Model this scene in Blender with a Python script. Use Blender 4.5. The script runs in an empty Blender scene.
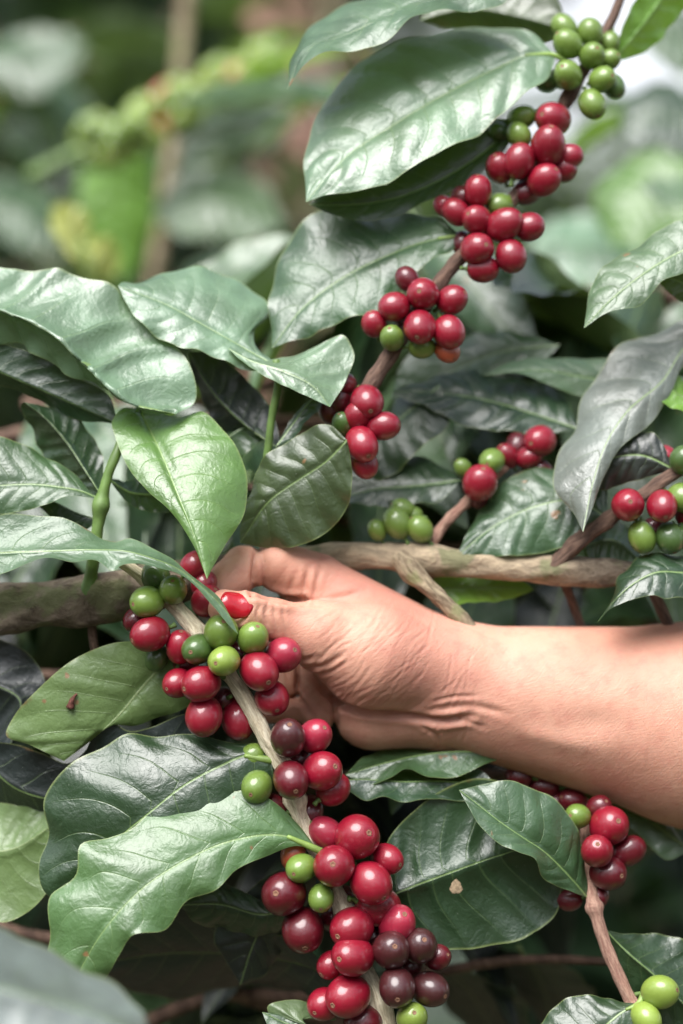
import bpy, math, random
import numpy as np
from mathutils import Vector, Matrix
random.seed(7); np.random.seed(7)
R = math.radians
scene = bpy.context.scene
C = scene.collection
S = 0.0004            # metres per photograph pixel in the plane of focus
D = 0.80              # camera distance from that plane
CZ = 1.25             # camera height above the ground
CX, CY = 341.5, 512.0

def P(x, y, d=0.0):
    """photograph position + distance towards the camera (same unit) -> world point"""
    Y = -d * S
    k = (D + Y) / D
    return Vector(((x - CX) * S * k, Y, CZ - (y - CY) * S * k))

def kk(d): return S * (D - d * S) / D

# ------------------------------------------------------------------ objects
def link(o, parent=None):
    C.objects.link(o)
    if parent is not None: o.parent = parent
    return o

def tag(o, label=None, cat=None, group=None, kind=None):
    if label: o['label'] = label
    if cat: o['category'] = cat
    if group: o['group'] = group
    if kind: o['kind'] = kind
    return o

def empty(name, loc, label, cat, group=None):
    o = bpy.data.objects.new(name, None)
    o.empty_display_size = 0.01
    o.location = loc
    link(o)
    return tag(o, label, cat, group)

def mesh_obj(name, V, F, mat, parent=None, smooth=True, uvs=None, world=True):
    """V in world coordinates; placed under a parent Empty (no rotation) its vertices become local to it"""
    me = bpy.data.meshes.new(name)
    V = np.asarray(V, dtype=float)
    if parent is not None and world:
        V = V - np.array(origin_of(parent))
    if parent is None and world:
        org = V.mean(axis=0); V = V - org
    me.from_pydata(V.tolist(), [], F if isinstance(F, list) else F.tolist())
    if uvs:
        li = np.empty(len(me.loops), dtype=np.int32)
        me.loops.foreach_get('vertex_index', li)
        for nm, arr in uvs.items():
            l = me.uv_layers.new(name=nm)
            l.data.foreach_set('uv', np.asarray(arr, dtype=np.float32)[li].ravel())
    if smooth:
        me.polygons.foreach_set('use_smooth', [True] * len(me.polygons))
    me.update()
    if mat is not None:
        for m in (mat if isinstance(mat, (list, tuple)) else [mat]): me.materials.append(m)
    o = bpy.data.objects.new(name, me)
    link(o, parent)
    if parent is None and world: o.location = org
    return o

def origin_of(o):
    p = Vector(o.location)
    while o.parent is not None:
        o = o.parent; p = p + Vector(o.location)
    return p

def catmull(pts, n):
    pts = np.asarray(pts, dtype=float)
    if len(pts) == 2: pts = np.array([pts[0], (pts[0] + pts[1]) / 2, pts[1]])
    seg = np.linalg.norm(np.diff(pts, axis=0), axis=1); seg[seg < 1e-9] = 1e-9
    t = np.concatenate([[0], np.cumsum(seg)]); T = t[-1]
    # tangents (finite difference, non uniform)
    m = np.zeros_like(pts)
    m[0] = (pts[1] - pts[0]) / seg[0]; m[-1] = (pts[-1] - pts[-2]) / seg[-1]
    for i in range(1, len(pts) - 1):
        a = (pts[i] - pts[i-1]) / seg[i-1]; b = (pts[i+1] - pts[i]) / seg[i]
        m[i] = (a * seg[i] + b * seg[i-1]) / (seg[i] + seg[i-1])
    u = np.linspace(0, T, n)
    idx = np.clip(np.searchsorted(t, u, side='right') - 1, 0, len(seg) - 1)
    h = seg[idx][:, None]; s = ((u - t[idx]) / seg[idx])[:, None]
    return ((2*s**3 - 3*s**2 + 1) * pts[idx] + (s**3 - 2*s**2 + s) * h * m[idx]
            + (-2*s**3 + 3*s**2) * pts[idx+1] + (s**3 - s**2) * h * m[idx+1])

def tube(pts, radii, n=None, sides=12, rough=0.0, seed=0, ridges=0, knots=()):
    """tapered tube along a spline; returns V, F and uv (around, along)"""
    pts = np.asarray([tuple(p) for p in pts], dtype=float)
    n = n or max(8, len(pts) * 8)
    c = catmull(pts, n)
    L = np.concatenate([[0], np.cumsum(np.linalg.norm(np.diff(c, axis=0), axis=1))])
    rr = np.interp(np.linspace(0, 1, n), np.linspace(0, 1, len(radii)), radii)
    rng = np.random.RandomState(seed)
    tan = np.gradient(c, axis=0); tan /= np.linalg.norm(tan, axis=1)[:, None]
    ref = np.array([0.13, 0.9, 0.2]); V = []; uv = []
    nrm = np.cross(tan[0], ref); nrm /= np.linalg.norm(nrm)
    ph = rng.rand(6) * 6.28
    for i in range(n):
        nrm = nrm - tan[i] * nrm.dot(tan[i]); nrm /= np.linalg.norm(nrm)
        bi = np.cross(tan[i], nrm)
        l = L[i] / max(rr.mean(), 1e-6)
        for j in range(sides):
            a = 2 * math.pi * j / sides
            f = 1 + rough * (0.5*math.sin(3*a + l*0.9 + ph[0]) + 0.5*math.sin(2*a - l*1.7 + ph[1]) + 0.4*math.sin(5*a + l*2.3 + ph[2]) + 0.5*math.sin(l*1.3 + ph[3]))
            if ridges: f += 0.10 * math.cos(ridges * a + 0.5 * math.sin(l*0.4)) + 0.05*math.sin((ridges*2+1)*a + l*.3)
            for kp, ka, kw in knots: f += ka * math.exp(-((i/(n-1) - kp)/kw)**2)
            V.append(c[i] + (nrm * math.cos(a) + bi * math.sin(a)) * rr[i] * f)
            uv.append((j / sides, L[i]))
    F = []
    for i in range(n - 1):
        for j in range(sides):
            k = (j + 1) % sides
            F.append([i*sides+j, i*sides+k, (i+1)*sides+k, (i+1)*sides+j])
    V.append(c[0] - tan[0]*rr[0]*0.3); V.append(c[-1] + tan[-1]*rr[-1]*0.3); uv += [(0, 0), (0, L[-1])]
    a0 = len(V) - 2
    for j in range(sides):
        k = (j + 1) % sides
        F.append([a0, k, j]); F.append([a0+1, (n-1)*sides+j, (n-1)*sides+k])
    return np.array(V), F, c

# ------------------------------------------------------------------ materials
class NT:
    def __init__(s, name):
        s.m = bpy.data.materials.new(name); s.m.use_nodes = True
        s.t = s.m.node_tree; s.t.nodes.clear(); s.out = s.n('ShaderNodeOutputMaterial')
    def n(s, typ, **kw):
        nd = s.t.nodes.new(typ)
        for k, v in kw.items():
            if k.startswith('_'): setattr(nd, k[1:], v)
            else:
                key = k.replace('__', ' ')
                nd.inputs[int(key[1:]) if key[0] == 'i' and key[1:].isdigit() else key].default_value = v
        return nd
    def l(s, a, b): s.t.links.new(a, b)
    def math(s, op, a, b=None, c=None, clamp=False):
        nd = s.t.nodes.new('ShaderNodeMath'); nd.operation = op; nd.use_clamp = clamp
        for i, v in enumerate((a, b, c)):
            if v is None: continue
            if isinstance(v, (int, float)): nd.inputs[i].default_value = v
            else: s.l(v, nd.inputs[i])
        return nd.outputs[0]
    def mix(s, f, a, b):
        nd = s.t.nodes.new('ShaderNodeMix'); nd.data_type = 'RGBA'
        for i, v in ((0, f), (6, a), (7, b)):
            if isinstance(v, (int, float)): nd.inputs[i].default_value = v
            elif isinstance(v, tuple): nd.inputs[i].default_value = v if len(v) == 4 else v + (1,)
            else: s.l(v, nd.inputs[i])
        return nd.outputs[2]
    def ramp(s, f, lo, hi):
        nd = s.t.nodes.new('ShaderNodeMapRange'); nd.interpolation_type = 'SMOOTHSTEP'
        s.l(f, nd.inputs[0]); nd.inputs[1].default_value = lo; nd.inputs[2].default_value = hi
        return nd.outputs[0]
    def noise(s, vec, scale, detail=4, rough=0.55, dist=0.0):
        nd = s.n('ShaderNodeTexNoise', Scale=scale, Detail=detail, Roughness=rough, Distortion=dist)
        if vec is not None: s.l(vec, nd.inputs['Vector'])
        return nd.outputs[0]
    def coord(s, which='Object', scale=None, rot=None):
        tc = s.n('ShaderNodeTexCoord').outputs[which]
        if scale or rot:
            mp = s.n('ShaderNodeMapping')
            if scale: mp.inputs['Scale'].default_value = scale
            if rot: mp.inputs['Rotation'].default_value = rot
            s.l(tc, mp.inputs[0]); return mp.outputs[0]
        return tc
    def bump(s, h, strength, dist, prev=None):
        b = s.n('ShaderNodeBump', Strength=strength, Distance=dist); s.l(h, b.inputs['Height'])
        if prev is not None: s.l(prev, b.inputs['Normal'])
        return b.outputs[0]

def leaf_mat(name, top, under, vein=(0.20, 0.30, 0.10), rough=0.36, trans=0.16, tcol=(0.25, 0.42, 0.05), spots=0.0, veinamt=0.30, spec=0.55, coat=0.75):
    m = NT(name)
    uv = m.n('ShaderNodeUVMap', _uv_map='Vein').outputs[0]
    sz = m.n('ShaderNodeUVMap', _uv_map='Size').outputs[0]
    s1 = m.n('ShaderNodeSeparateXYZ'); m.l(uv, s1.inputs[0])
    s2 = m.n('ShaderNodeSeparateXYZ'); m.l(sz, s2.inputs[0])
    q, v = s1.outputs[0], s1.outputs[1]
    av = m.math('ABSOLUTE', v)
    wob = m.noise(uv, 3.0, 2)
    qq = m.math('ADD', q, m.math('MULTIPLY', m.math('SUBTRACT', wob, 0.5), 0.05))
    fr = m.math('ABSOLUTE', m.math('SUBTRACT', m.math('FRACT', m.math('ADD', qq, 0.5)), 0.5))
    wid = m.math('MULTIPLY_ADD', av, -0.028, 0.042)
    lat = m.math('SUBTRACT', 1.0, m.math('DIVIDE', fr, wid), clamp=True)
    lat = m.math('MULTIPLY', lat, m.ramp(av, 0.98, 0.55))
    mid = m.ramp(m.math('ADD', m.math('ABSOLUTE', s2.outputs[0]), m.math('MULTIPLY', s2.outputs[1], 0.30)), 0.62, 0.30)          # mm from the midrib
    obj = m.coord('Object')
    n1 = m.noise(obj, 38, 3); n2 = m.noise(obj, 260, 4, 0.65)
    # fine net of small veins
    vo = m.n('ShaderNodeTexVoronoi', _feature='DISTANCE_TO_EDGE', Scale=420); m.l(obj, vo.inputs['Vector'])
    net = m.ramp(vo.outputs[0], 0.0, 0.09)
    rnd = m.n('ShaderNodeObjectInfo').outputs['Random']
    def sc(c, f): return tuple(x * f for x in c)
    col = m.mix(m.ramp(n1, 0.32, 0.68), sc(top, 0.72), sc(top, 1.3))
    col = m.mix(m.math('MULTIPLY', n2, 0.25), col, sc(top, 1.7))
    yel = (top[0]*1.7 + 0.01, top[1]*1.25 + 0.01, top[2]*0.7)
    col = m.mix(m.math('MULTIPLY', rnd, 0.22), col, yel)
    ucol = m.mix(m.ramp(n1, 0.3, 0.7), sc(under, 0.85), sc(under, 1.15))
    veins = m.math('MAXIMUM', m.math('MULTIPLY', lat, veinamt), mid)
    geo = m.n('ShaderNodeNewGeometry')
    bf = geo.outputs['Backfacing']
    col = m.mix(m.math('MULTIPLY', veins, 0.75), col, vein)
    ucol = m.mix(m.math('MULTIPLY', veins, 0.6), ucol, (0.32, 0.40, 0.18))
    base = m.mix(bf, col, ucol)
    if spots > 0:
        sp = m.ramp(m.noise(obj, 95, 2, 0.5), 0.735 - 0.03*spots, 0.76 - 0.03*spots)
        base = m.mix(sp, base, (0.20, 0.11, 0.045))
    # pale worn rim of the blade
    rim = m.ramp(av, 0.965, 1.0)
    base = m.mix(m.math('MULTIPLY', rim, 0.55), base, (0.22, 0.27, 0.09))
    brn = m.math('MULTIPLY', m.ramp(m.math('ADD', av, m.math('MULTIPLY', m.noise(obj, 130, 3), .35)), 1.16, 1.24), m.ramp(m.noise(obj, 24, 2), .55, .62))
    base = m.mix(m.math('MULTIPLY', brn, .8), base, (0.13, 0.065, 0.025))
    h = m.math('MULTIPLY_ADD', m.math('MAXIMUM', lat, mid), -0.4, m.math('MULTIPLY', net, 0.07))
    h = m.math('ADD', h, m.math('MULTIPLY', n2, 0.5))
    nb0 = m.bump(m.noise(obj, 150, 3, .6, .4), 0.45, 0.0016)
    nb = m.bump(h, 0.6, 0.0005, nb0)
    rg = m.math('ADD', m.math('MULTIPLY_ADD', m.ramp(n1, 0.3, 0.75), 0.16, rough - 0.06), m.math('MULTIPLY', n2, 0.10))
    rg = m.math('ADD', rg, m.math('MULTIPLY', bf, 0.16), clamp=True)
    b = m.n('ShaderNodeBsdfPrincipled', Specular__IOR__Level=spec)
    sp2 = m.ramp(m.noise(obj, 900, 2, .5), .765, .79); base = m.mix(m.math('MULTIPLY', sp2, .6), base, (.35, .38, .32))
    b.inputs['Coat Weight'].default_value = coat; b.inputs['Coat Roughness'].default_value = 0.32; b.inputs['Coat IOR'].default_value = 1.5; m.l(nb, b.inputs['Coat Normal'])
    m.l(base, b.inputs['Base Color']); m.l(rg, b.inputs['Roughness']); m.l(nb, b.inputs['Normal'])
    tr = m.n('ShaderNodeBsdfTranslucent'); m.l(nb, tr.inputs['Normal'])
    m.l(m.mix(m.math('MULTIPLY', veins, 0.5), tcol, (0.45, 0.5, 0.2)), tr.inputs['Color'])
    ms = m.n('ShaderNodeMixShader'); ms.inputs[0].default_value = trans
    m.l(b.outputs[0], ms.inputs[1]); m.l(tr.outputs[0], ms.inputs[2]); m.l(ms.outputs[0], m.out.inputs[0])
    return m.m

def cherry_mat(name, c1, c2, rough=0.30, blotch=None, sss=0.0):
    m = NT(name)
    obj = m.coord('Object')
    oi = m.n('ShaderNodeObjectInfo')
    add = m.n('ShaderNodeVectorMath', _operation='ADD'); m.l(obj, add.inputs[0])
    rv = m.n('ShaderNodeCombineXYZ'); m.l(m.math('MULTIPLY', oi.outputs['Random'], 3.0), rv.inputs[0]); m.l(rv.outputs[0], add.inputs[1])
    vec = add.outputs[0]
    n1 = m.noise(vec, 90, 3); n2 = m.noise(vec, 1500, 2, 0.6)
    col = m.mix(m.ramp(n1, 0.3, 0.7), c1, c2)
    col = m.mix(m.math('MULTIPLY', oi.outputs['Random'], 0.45), col, tuple(x * 0.55 for x in c1))
    if blotch: col = m.mix(m.ramp(m.noise(vec, 140, 4, 0.7), 0.48, 0.62), col, blotch)
    pale = tuple(min(1, x * 1.5 + 0.03) for x in c2)
    col = m.mix(m.math('MULTIPLY', m.ramp(n2, 0.60, 0.72), 0.16), col, pale)
    b = m.n('ShaderNodeBsdfPrincipled', Specular__IOR__Level=0.3)
    m.l(col, b.inputs['Base Color'])
    m.l(m.math('MULTIPLY_ADD', n1, 0.22, rough), b.inputs['Roughness'])
    b.inputs['Coat Weight'].default_value = 0.9; b.inputs['Coat Roughness'].default_value = 0.17
    m.l(m.bump(m.math('ADD', m.math('MULTIPLY', n1, 2.0), m.math('MULTIPLY', n2, 0.12)), 0.25, 0.0006), b.inputs['Normal'])
    m.l(b.outputs[0], m.out.inputs[0])
    return m.m

def bark_mat(name, c1, c2, scale=(1, 1, 1), moss=None, fine=500, rough=0.85, stretch=6, pale=None, dirt=.5, bd=.0015):
    m = NT(name)
    # grain follows the stem through the UV (around, along)
    uv = m.n('ShaderNodeUVMap', _uv_map='Bark').outputs[0]
    mp = m.n('ShaderNodeMapping'); mp.inputs['Scale'].default_value = (stretch, 60, 1); m.l(uv, mp.inputs[0])
    g = m.noise(mp.outputs[0], 2.2, 6, 0.7, 0.6)
    obj = m.coord('Object')
    n1 = m.noise(obj, 60, 4, 0.6); n2 = m.noise(obj, fine, 5, 0.7)
    col = m.mix(m.ramp(g, 0.36, 0.64), c1, c2)
    col = m.mix(m.math('MULTIPLY', m.ramp(n2, 0.5, 0.75), dirt), col, tuple(x * 0.45 for x in c1))
    if pale:
        sx = m.n('ShaderNodeSeparateXYZ'); m.l(m.coord('Object'), sx.inputs[0])
        f = m.ramp(m.math('ADD', sx.outputs[0], m.math('MULTIPLY', n1, .05)), .12, .15)
        f = m.math('MULTIPLY', f, m.ramp(sx.outputs[0], .26, .21))
        col = m.mix(f, col, m.mix(m.ramp(g, .36, .64), pale, tuple(x*1.6 for x in pale)))
    if moss: col = m.mix(m.math('MULTIPLY', m.ramp(n1, 0.50, 0.62), 0.8), col, moss)
    b = m.n('ShaderNodeBsdfPrincipled', Roughness=rough); m.l(col, b.inputs['Base Color'])
    hh = m.math('ADD', m.math('MULTIPLY', g, 1.2), m.math('MULTIPLY', n2, 0.5))
    m.l(m.bump(hh, 1.0, bd), b.inputs['Normal'])
    m.l(b.outputs[0], m.out.inputs[0])
    return m.m

def plain_mat(name, col, rough=0.6, spec=0.5, var=0.25, scale=120):
    m = NT(name)
    n1 = m.noise(m.coord('Object'), scale, 4)
    c = m.mix(m.ramp(n1, 0.3, 0.7), tuple(x * (1 - var) for x in col), tuple(min(1, x * (1 + var)) for x in col))
    b = m.n('ShaderNodeBsdfPrincipled', Roughness=rough, Specular__IOR__Level=spec); m.l(c, b.inputs['Base Color'])
    m.l(m.bump(n1, 0.3, 0.0005), b.inputs['Normal'])
    m.l(b.outputs[0], m.out.inputs[0])
    return m.m

M = {}
M['dark']  = leaf_mat('leaf_dark_green', (0.011, 0.033, 0.013), (0.07, 0.11, 0.045), rough=0.38, trans=0.05, coat=.55)
M['mid']   = leaf_mat('leaf_mid_green', (0.026, 0.064, 0.025), (0.09, 0.14, 0.055), rough=0.40, trans=0.10, spots=0.3)
M['pale']  = leaf_mat('leaf_soft_green', (0.054, 0.102, 0.052), (0.12, 0.18, 0.08), rough=0.42, trans=0.13, spots=0.2)
M['fresh'] = leaf_mat('leaf_fresh_green', (0.080, 0.165, 0.042), (0.18, 0.29, 0.07), vein=(0.28, 0.42, 0.14), rough=0.30, trans=0.25)
M['olive'] = leaf_mat('leaf_olive_green', (0.034, 0.054, 0.020), (0.105, 0.170, 0.050), rough=0.42, trans=0.16, spots=0.8)
M['blue']  = leaf_mat('leaf_blue_green_shade', (0.008, 0.014, 0.013), (0.03, 0.05, 0.03), rough=0.42, trans=0.0, coat=.4)  # dark bluish leaf; the shade of the recesses is put into its colour
M['bright']= leaf_mat('leaf_bright_green', (0.12, 0.26, 0.03), (0.18, 0.32, 0.05), rough=0.45, trans=0.35, tcol=(0.35, 0.6, 0.06))
M['mint']  = leaf_mat('leaf_pale_mint', (0.100, 0.175, 0.110), (0.17, 0.26, 0.09), rough=0.42, trans=0.15, coat=1.0)
M['bloom'] = leaf_mat('leaf_with_bloom', (0.100, 0.125, 0.120), (0.14, 0.19, 0.11), rough=0.46, trans=0.08)
M['soft']  = leaf_mat('leaf_light_green', (0.050, 0.115, 0.040), (0.13, 0.19, 0.08), rough=0.42, trans=0.14, spots=.2)
M['yellow'] = leaf_mat('leaf_yellow_green', (0.36, 0.40, 0.09), (0.36, 0.42, 0.10), rough=0.45, trans=0.3, tcol=(.5, .6, .1))
M['red']    = cherry_mat('cherry_red', (0.20, 0.0030, 0.014), (0.29, 0.006, 0.024))
M['pink']   = cherry_mat('cherry_bright_red', (0.30, 0.012, 0.034), (0.34, 0.018, 0.045))
M['deep']   = cherry_mat('cherry_deep_red', (0.085, 0.003, 0.008), (0.125, 0.004, 0.012), 0.26)
M['purple'] = cherry_mat('cherry_overripe', (0.038, 0.009, 0.009), (0.085, 0.006, 0.012), 0.34, blotch=(0.032, 0.014, 0.011))
M['green']  = cherry_mat('cherry_green', (0.12, 0.20, 0.030), (0.17, 0.26, 0.045), 0.34)
M['lime']   = cherry_mat('cherry_lime', (0.20, 0.29, 0.045), (0.26, 0.36, 0.06), 0.34)
M['dgreen'] = cherry_mat('cherry_dark_green', (0.055, 0.11, 0.025), (0.075, 0.14, 0.03), 0.34)
M['orange'] = cherry_mat('cherry_turning', (0.45, 0.07, 0.03), (0.36, 0.12, 0.03), 0.34, blotch=(0.20, 0.012, 0.02))
M['navel']  = plain_mat('cherry_navel', (0.21, 0.11, 0.07), 0.8, 0.2, 0.4, 2500)
M['twig']   = bark_mat('twig_tan', (0.48, 0.39, 0.26), (0.80, 0.72, 0.54), fine=900, stretch=9, dirt=.2, bd=.0006)
M['brown']  = bark_mat('twig_brown', (0.08, 0.045, 0.032), (0.20, 0.12, 0.085), fine=900)
M['pinktwig'] = bark_mat('twig_pinkish', (0.30, 0.15, 0.11), (0.50, 0.31, 0.23), fine=900)
M['bark']   = bark_mat('bough_bark', (0.095, 0.068, 0.048), (0.24, 0.19, 0.14), moss=(0.15, 0.16, 0.075), fine=420, pale=(.27,.21,.14))
M['palebark'] = bark_mat('bough_pale_bark', (0.15, 0.105, 0.065), (0.42, 0.34, 0.22), moss=(0.26, 0.27, 0.12), fine=420)
M['gstem']  = plain_mat('green_stem', (0.10, 0.17, 0.04), 0.5)
M['petiole']= plain_mat('petiole_green', (0.20, 0.30, 0.07), 0.45)

# ------------------------------------------------------------------ leaf
def leaf_grid(A, Mi, B, nv=9, quilt=0.0007, wave=0.0012, bulge=0.10, seed=0, nt=84, nw=15, flip=False, wk=5.0):
    """A, Mi, B: world points along one rim, the midrib, the other rim, base -> tip"""
    rng = np.random.RandomState(seed)
    a, m, b = catmull(A, nt), catmull(Mi, nt), catmull(B, nt)
    t = np.linspace(0, 1, nt)
    tan = np.gradient(m, axis=0); tan /= (np.linalg.norm(tan, axis=1)[:, None] + 1e-9)
    ph = rng.rand(6) * 6.28
    rows = []; q = []; vv = []; sz = []
    vs = np.concatenate([-np.linspace(1, 0, nw + 1) ** 0.9, np.linspace(0, 1, nw + 1)[1:] ** 0.9])
    for v in vs:
        e = a if v < 0 else b
        s = abs(v)
        w = np.linalg.norm(e - m, axis=1)
        across = (e - m) * (1 if v > 0 else -1)
        if v == 0: across = b - a
        nn = np.cross(tan, across); nn /= (np.linalg.norm(nn, axis=1)[:, None] + 1e-9)
        p = m + (e - m) * s
        qq = nv * (t - 0.13 * s ** 1.4) + 0.5 + (0.35 if v < 0 else 0.0)
        qq2 = qq + 0.10 * np.sin(3 * t * 6.28 + ph[3]) + 0.05 * np.sin(7 * s + 5 * t + ph[5])
        lift = np.abs(np.cos(math.pi * (qq2 - 0.5)))     # 0 on the side veins, 1 between
        lift = 1 - np.abs(2 * (qq2 % 1) - 1) ** 2.2       # veins at integers
        fade = np.clip(w / 0.012, 0, 1)
        env = np.clip(s * 5, 0, 1) * (1 - 0.55 * s ** 3)
        disp = quilt * 0.6 * fade * env * lift * (1 + 0.5 * np.sin(2.1 * qq2 + ph[4]))
        disp = disp + bulge * w * 4 * s * (1 - s) * 0.5
        disp = disp + wave * fade * s ** 2.5 * (np.sin(t * 6.28 * wk * 0.5 + ph[0] + (2 if v < 0 else 0)) + 0.6 * np.sin(t * 6.28 * wk * 1.3 + ph[1] + (3 if v < 0 else 0)))
        disp = disp - 0.0006 * fade * math.exp(-(s / 0.05) ** 2)
        rows.append(p + nn * disp[:, None])
        q.append(qq2); vv.append(np.full(nt, v)); sz.append(np.stack([v * w * 1000, t], 1))
    G = np.stack(rows, 1)           # nt x nv x 3
    nc = G.shape[1]
    V = G.reshape(-1, 3)
    uq = np.stack([np.stack(q, 1), np.stack(vv, 1)], 2).reshape(-1, 2)
    us = np.stack(sz, 1).reshape(-1, 2)
    i = np.arange(nt - 1)[:, None]; j = np.arange(nc - 1)[None, :]
    k = (i * nc + j).ravel()
    F = np.stack([k, k + 1, k + nc + 1, k + nc], 1)
    if flip: F = F[:, ::-1]
    return V, F, uq, us

def norm_z(V, F):
    f = np.asarray(F); n = np.cross(V[f[:, 1]] - V[f[:, 0]], V[f[:, 3]] - V[f[:, 0]])
    return n.sum(axis=0)

def to3(pts, dM, tilt):
    pts2 = np.array([p[:2] for p in pts], float)
    L = np.concatenate([[0], np.cumsum(np.linalg.norm(np.diff(pts2, axis=0), axis=1))]); L /= L[-1]
    out = []
    for p, t in zip(pts, L):
        d = float(np.interp(t, np.linspace(0, 1, len(dM)), dM)) + tilt * math.sin(math.pi * min(max(t, 0), 1)) ** 0.7
        if len(p) > 2: d += p[2]
        out.append(P(p[0], p[1], d))
    return out

leafcount = [0]
def leaf(parent, A, Mi, B, d=(0, 0), tilt=(-25, 12), mat='mid', under=False, pet=None, name='leaf', label=None, nv=9, quilt=0.0007, wave=0.0010, bulge=0.10, wk=5.0, petr=3.2):
    """outlines in photograph positions; d = distance profile base->tip; tilt = how far each rim comes towards the viewer"""
    leafcount[0] += 1
    base, tip = Mi[0], Mi[-1]
    A = [base] + list(A) + [tip]; B = [base] + list(B) + [tip]
    V, F, uq, us = leaf_grid(to3(A, d, tilt[0]), to3(Mi, d, 0), to3(B, d, tilt[1]), nv, quilt, wave, bulge, leafcount[0], wk=wk)
    toward = norm_z(V, F)[1] < 0         # normal towards the camera (-Y)
    if toward == under:
        F = F[:, ::-1]
    o = mesh_obj(name, V, F, M[mat], parent, uvs={'Vein': uq, 'Size': us})
    if label: o['label'] = label
    if pet is not None:
        pts = [P(*p) for p in pet] + [P(base[0], base[1], d[0])]
        mi3 = to3(Mi, d, 0)
        mid = catmull(mi3, 20)[2]
        pts.append(mid)
        v2, f2, c = tube([tuple(p) for p in pts], [petr*S*1.1, petr*S, petr*S*0.8, petr*S*0.5], n=16, sides=8)
        po = mesh_obj('petiole', v2, f2, M['petiole'], None, world=False)
        po.data.transform(Matrix.Translation(-origin_of(o)))
        po.parent = o
    return o

def stem(parent, pts, radii, mat, name='stem', rough=0.05, ridges=0, sides=16, n=None, knots=(), seed=None):
    if seed is None: seed = len(bpy.data.objects)
    V, F, c = tube([P(*p) for p in pts], [r * S for r in radii], n=n, sides=sides, rough=rough, ridges=ridges, seed=seed, knots=knots)
    nn = (len(V) - 2) // sides
    L = np.concatenate([[0], np.cumsum(np.linalg.norm(np.diff(catmull([P(*p) for p in pts], nn), axis=0), axis=1))])
    uv = [(j / sides if j <= sides/2 else 1 - j/sides, L[i]) for i in range(nn) for j in range(sides)] + [(0, 0), (0, L[-1])]
    return mesh_obj(name, V, F, M[mat], parent, uvs={'Bark': np.array(uv)})

# ------------------------------------------------------------------ cherries: one mesh for the fruit, one for its navel
def make_cherry_mesh():
    nu, nr = 40, 28
    V = []; F = []
    for i in range(nr + 1):
        th = math.pi * i / nr
        r = math.sin(th); z = math.cos(th) * 1.10
        dim = 0.055 * math.exp(-(th / 0.16) ** 2) ; z -= dim
        z += 0.05 * math.exp(-((math.pi - th) / 0.25) ** 2)
        for j in range(nu):
            a = 2 * math.pi * j / nu
            f = 1 + 0.018 * math.cos(2 * a) * r + 0.008 * math.sin(3 * a + 1) * r + 0.03 * math.cos(th)*0
            V.append((r * f * math.cos(a) * (1 - 0.03 * math.cos(2 * a)), r * f * math.sin(a), z))
    for i in range(nr):
        for j in range(nu):
            k = (j + 1) % nu
            F.append([i*nu+j, (i+1)*nu+j, (i+1)*nu+k, i*nu+k])
    me = bpy.data.meshes.new('cherry'); me.from_pydata(V, [], F); me.update()
    me.polygons.foreach_set('use_smooth', [True] * len(me.polygons))
    # navel: small raised ring with a sunken scar
    prof = [(0.0, 1.052), (0.045, 1.05), (0.07, 1.068), (0.10, 1.080), (0.13, 1.072), (0.155, 1.035)]
    V = []; F = []; n = 18
    for r, z in prof:
        for j in range(n):
            a = 2 * math.pi * j / n; w = 1 + 0.10 * math.sin(5 * a) * (r > 0.06)
            V.append((r * w * math.cos(a), r * w * math.sin(a), z))
    for i in range(len(prof) - 1):
        for j in range(n):
            k = (j + 1) % n; F.append([i*n+j, (i+1)*n+j, (i+1)*n+k, i*n+k])
    mn = bpy.data.meshes.new('navel'); mn.from_pydata(V, [], F); mn.update()
    mn.polygons.foreach_set('use_smooth', [True] * len(mn.polygons)); mn.materials.append(M['navel'])
    return me, mn
CH, NAV = make_cherry_mesh()
_v, _f, _c = tube([(0, 0, -0.98), (.05, 0, -1.2), (.02, .05, -1.5)], [.20, .12, .17], n=8, sides=8)
STK = bpy.data.meshes.new('stalk'); STK.from_pydata(_v.tolist(), [], _f); STK.polygons.foreach_set('use_smooth', [True] * len(STK.polygons)); STK.materials.append(M['gstem'])
CHM = {}
for k in ('red', 'pink', 'deep', 'purple', 'green', 'lime', 'dgreen', 'orange'):
    c = CH.copy(); c.name = 'cherry_' + k; c.materials.append(M[k]); CHM[k] = c
CLAB = {'pink': 'bright pinkish red ripe cherry', 'deep': 'deep red ripe cherry', 'purple': 'dark overripe cherry turning brown',
        'green': 'unripe green cherry', 'lime': 'unripe yellowish green cherry', 'dgreen': 'small dark green unripe cherry', 'orange': 'half ripe orange cherry'}

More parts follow.
